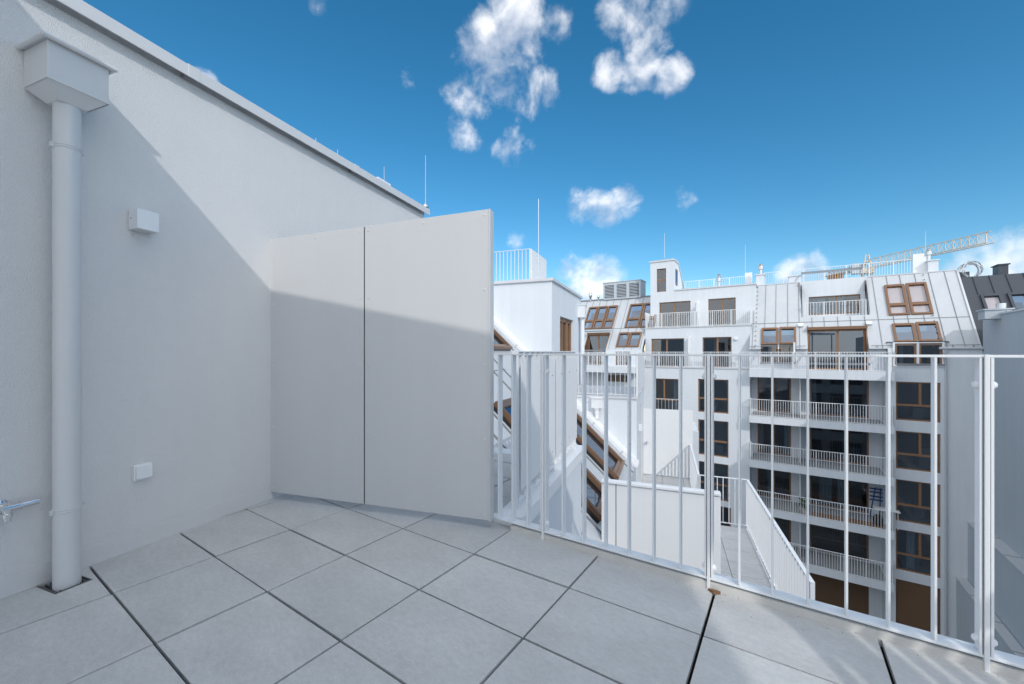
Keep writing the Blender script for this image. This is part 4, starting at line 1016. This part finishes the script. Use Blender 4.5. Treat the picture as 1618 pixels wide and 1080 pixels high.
# ---------------- shaded wing on the right and the dark roof behind it
wg = thing('apartment_building', 'plain pale side wing in shade at the right edge', 'building', (12, 20, GZ))
WX = 8.36; WZ = 2.92
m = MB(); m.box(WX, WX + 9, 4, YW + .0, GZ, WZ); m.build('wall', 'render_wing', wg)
m = MB(); m.box(WX - .05, WX + 9, 4, YW + .05, WZ, WZ + .08); m.build('coping', 'coping', wg)
z1_ = atY(1529, 825, YW).z; z2_ = atY(1511, 912, YW).z; x1_ = atY(1529, 825, YW).x; x2_ = atY(1511, 912, YW).x
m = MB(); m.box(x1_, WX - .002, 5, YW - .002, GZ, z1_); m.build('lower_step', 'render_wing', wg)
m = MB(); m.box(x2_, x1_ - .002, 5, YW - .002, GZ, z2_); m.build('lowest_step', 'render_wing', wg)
m = MB(); m.box(x1_ - .03, WX - .003, 5, YW - .003, z1_, z1_ + .05); 
m.build('step_coping', 'zinc', wg)
m = MB(); m.box(x2_ - .03, x1_ - .031, 5, YW - .003, z2_, z2_ + .05); m.build('step_coping', 'zinc', wg)
cj = MB()
for yy in (28.4, 26.2, 24.0, 21.8, 19.6): cj.box(x1_ - .025, WX - .01, yy - .012, yy + .012, z1_ + .05, z1_ + .066); cj.box(x2_ - .025, x1_ - .04, yy - .012, yy + .012, z2_ + .05, z2_ + .066)
cj.build('coping_joints', 'seam', wg)
ch_ = tchim(1556, 1600, 489, 502, 28.2, '', None, 'render_wing', wg, zbot=WZ - .2)
p = atY(1582, 479, 28.6); m = MB(); m.lathe((p.x, 28.6, WZ), [(.17, 0), (.17, p.z - WZ)], 16); m.build('flue', 'steel', wg, smooth=True)
MB().box(WX + .15, WX + 9, YW - 2.2, YW - .01, WZ + .08, WZ + .16).build('roof_cap', 'coping', wg)

db = thing('dark_roof_house', 'house with dark standing-seam roof and skylights beyond the shaded wing', 'building', (14, 33, GZ))
zt_ = 5.42
dh = []
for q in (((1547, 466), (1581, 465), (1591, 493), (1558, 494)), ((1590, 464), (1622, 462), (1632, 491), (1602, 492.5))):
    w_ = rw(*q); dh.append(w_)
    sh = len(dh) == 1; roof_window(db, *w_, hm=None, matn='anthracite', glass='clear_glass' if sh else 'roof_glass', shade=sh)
m = MB(RM); wall_grid(m, dh, XRr + .03, 24, s_z(1.2), s_z(zt_), .15, lambda u, z, d: (u, z, -d)); m.M = I4
m.quad((XRr + .03, yroof(zt_), zt_), (24, yroof(zt_), zt_), (24, yroof(zt_) + 8, zt_), (XRr + .03, yroof(zt_) + 8, zt_)); dr = m.build('roof', 'anthracite', db)
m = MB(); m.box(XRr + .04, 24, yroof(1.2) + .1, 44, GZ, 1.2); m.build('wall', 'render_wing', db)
sm = MB(RM); x = XRr + .5
while x < 24:
    for a, b in solid_runs(x, dh, s_z(1.2), s_z(zt_ - .02)): sm.box(x - .01, x + .01, a, b, 0, .045)
    x += .62
sm.build('standing_seams', 'anthracite', dr)
tchim(1578, 1593.5, 418, 437, yroof(zt_) + .3, '', None, 'anthracite', db, zbot=zt_ - .3)
p0, p1 = atY(1513, 436, yroof(zt_) + .4), atY(1524, 436, yroof(zt_) + .4)
MB().box(p0.x, p1.x + .2, yroof(zt_) + .4, yroof(zt_) + 1.2, zt_ - .3, p0.z + .22).build('parapet', 'anthracite', db)
p = atY(1534, 430, yroof(zt_) + .5); cc = MB(); random.seed(5)
for k in range(9):
    rr_ = random.uniform(.38, .52); tilt = random.uniform(-.5, .5); yaw = random.uniform(-.6, .6); pv = None
    for j in range(19):
        a = 2 * math.pi * j / 18; v = Vector((rr_ * math.cos(a) * math.cos(yaw), rr_ * math.cos(a) * math.sin(yaw) + .1 * k, rr_ * math.sin(a) + .1 * math.cos(a) * tilt)) + Vector((p.x, yroof(zt_) + .2, zt_ + .42))
        if pv is not None: cc.tube(pv, v, .022, seg=5, caps=False)
        pv = v
tag(cc.build('cable_coil', 'steel', None, (p.x, yroof(zt_) + .5, zt_)), 'heap of coiled grey cable lying on the dark roof ridge', 'cable coil')

# ---------------- tower crane
ZJ = 19.2
J0, J1, JT = atZ(1308, 437, ZJ), atZ(1565, 383, ZJ), atZ(1370, 424, ZJ)
jd = (J1 - JT).normalized(); j0 = JT - jd * min((J0 - JT).length, 30)
cr = thing('tower_crane', 'white tower crane with a long lattice jib rising behind the roofs', 'crane', (JT.x, JT.y, GZ))
def truss(mb, p, q, h, wd, n, r):
    d = (q - p); L = d.length; d.normalize(); s = Vector((-d.y, d.x, 0)); up = Vector((0, 0, 1))
    for k in (-1, 1): mb.tube(p + s * wd * k, q + s * wd * k, r, seg=5)
    mb.tube(p + up * h, q + up * h, r * 1.1, seg=5)
    for i in range(n):
        a, b, c = p + d * (L * i / n), p + d * (L * (i + .5) / n), p + d * (L * (i + 1) / n)
        for k in (-1, 1): mb.tube(a + s * wd * k, b + up * h, r * .7, seg=4); mb.tube(b + up * h, c + s * wd * k, r * .7, seg=4)
        mb.tube(a + s * wd, a - s * wd, r * .7, seg=4)
m = MB(); truss(m, JT, J1, 1.9, .7, 18, .085); m.build('jib', 'crane_white', cr)
m = MB(); truss(m, j0, JT, 1.1, .8, 10, .08); m.build('counter_jib', 'crane_rust', cr)
m = MB(); d = jd; s = Vector((-d.y, d.x, 0))
for k in range(4): q = j0 + d * (.6 + k * .9); m.box(q.x - .5, q.x + .5, q.y - .9, q.y + .9, q.z - 1.6, q.z + .2)
m.build('counterweight', 'crane_rust', cr)
m = MB(); 
for sx in (-.8, .8):
    for sy in (-.8, .8): m.tube((JT.x + sx, JT.y + sy, GZ), (JT.x + sx, JT.y + sy, ZJ), .12, seg=5)
zz = GZ
while zz < ZJ - 2:
    for (a, b) in (((-.8, -.8), (.8, -.8)), ((.8, -.8), (.8, .8)), ((.8, .8), (-.8, .8)), ((-.8, .8), (-.8, -.8))): m.tube((JT.x + a[0], JT.y + a[1], zz), (JT.x + b[0], JT.y + b[1], zz + 2), .07, seg=4)
    zz += 2
m.build('mast', 'crane_white', cr)
m = MB(); m.box(JT.x - 1.1, JT.x + 1.1, JT.y - 1.1, JT.y + 1.1, ZJ - 1.1, ZJ - .1)
for sx in (-.7, .7):
    for sy in (-.7, .7): m.tube((JT.x + sx, JT.y + sy, ZJ - .1), (JT.x + sx * .3, JT.y + sy * .3, ZJ + 3.0), .10, seg=5)
m.box(JT.x - .5, JT.x + .5, JT.y - .5, JT.y + .5, ZJ + 1.4, ZJ + 1.6); m.build('slewing_head', 'crane_white', cr)
m = MB(); m.box(JT.x - 2.6, JT.x - 1.32, JT.y - 1, JT.y + .6, ZJ - 1.0, ZJ + 1.2); m.build('cab', 'cabinet', cr)

# ================================================================== OUR OWN HOUSE (behind the camera) AND ADDED SHADE CASTERS
own = thing('apartment_building', 'white house behind the viewer, with an unseen slab added to shade the near terrace', 'building', (0, -4, GZ))
KF = Matrix.Translation((2.15, -.138, 0)) @ Matrix.Rotation(R(4.27), 4, 'Z')
m = MB(); m.prism([(-6.2, -.762), (3.01, -.074), (5.45, -4.30), (-6.2, -4.80)], 'z', 3.40, 3.597); m.build('sun_blocker', 'render_far', own)  # unseen slab added to block the sun, open behind for bounced fill
m = MB()
for x, y in ((-3.9, -4.5), (.6, -4.3), (5.1, -4.15), (2.9, -.22)): m.box(x - .06, x + .06, y - .06, y + .06, 0, 3.40)
m.build('blocker_posts', 'white_paint', own)  # posts added to carry the unseen slab
m = MB(); m.box(-6, 8.3, -22, -.42, -.085, -.005); m.build('bounce_deck', 'bounce_white', own)  # unseen pale floor added to bounce sunlight onto the shaded terrace
oh = []
for k in range(4):
    for x in (.6, 2.6, 4.6, 6.4): oh.append((x, x + 1.2, -2.75 - 2.85 * k, -.95 - 2.85 * k))
for (x0, x1, z0, z1) in oh:
    fo = MB().box(x0, x0 + .09, 2.06, 2.12, z0, z1).box(x1 - .09, x1, 2.06, 2.12, z0, z1).box(x0 + .09, x1 - .09, 2.06, 2.12, z1 - .09, z1).box(x0 + .09, x1 - .09, 2.06, 2.12, z0, z0 + .09).build('window', 'wood_frame', own)
    MB().box(x0 + .05, x1 - .05, 2.08, 2.09, z0 + .05, z1 - .05).build('pane', 'dark_glass', fo)
m = MB(); wall_grid(m, oh, 8.35, -.95, GZ, -.0855, .2, lambda u, z, d: (u, 2.231 - d, z)); m.box(-.95, 8.35, -22, 1.9, GZ, -.0856); m.build('facade_wall', 'render_far', own)
st = thing('stripe_caster', 'unseen white slats on legs, added beside the viewer to cast the striped shadow', 'table', (2.2, .3, 0))
u = Vector((-.5, .866, 0)); v = Vector((.866, .5, 0)); o_ = Vector((1.655, .66, 0)) - u * .95
TF = Matrix(((u.x, v.x, 0, o_.x), (u.y, v.y, 0, o_.y), (0, 0, 1, 0), (0, 0, 0, 1)))
for k in range(12): MB(TF).box(0, 1.30, .082 * k, .082 * k + .040, 1.27, 1.30).build('slat', 'white_paint', st)  # slats added out of view only to stripe the sunlight on the paving
m = MB(TF)
for x in (.04, 1.22): m.box(x, x + .05, 0, .94, 1.22, 1.268)
m.build('frame', 'white_paint', st)
for x in (.04, 1.23):
    for y in (.60, .90): MB(TF).box(x, x + .04, y - .04, y, 0, 1.218).build('leg', 'white_paint', st)
nh = thing('apartment_building', 'white neighbouring house behind the viewer, outside the photo', 'building', (18, -6, GZ))
m = MB(); m.box(8.6, 34, -14, -2.2, GZ, 3.2); m.build('wall', 'render_wing', nh)
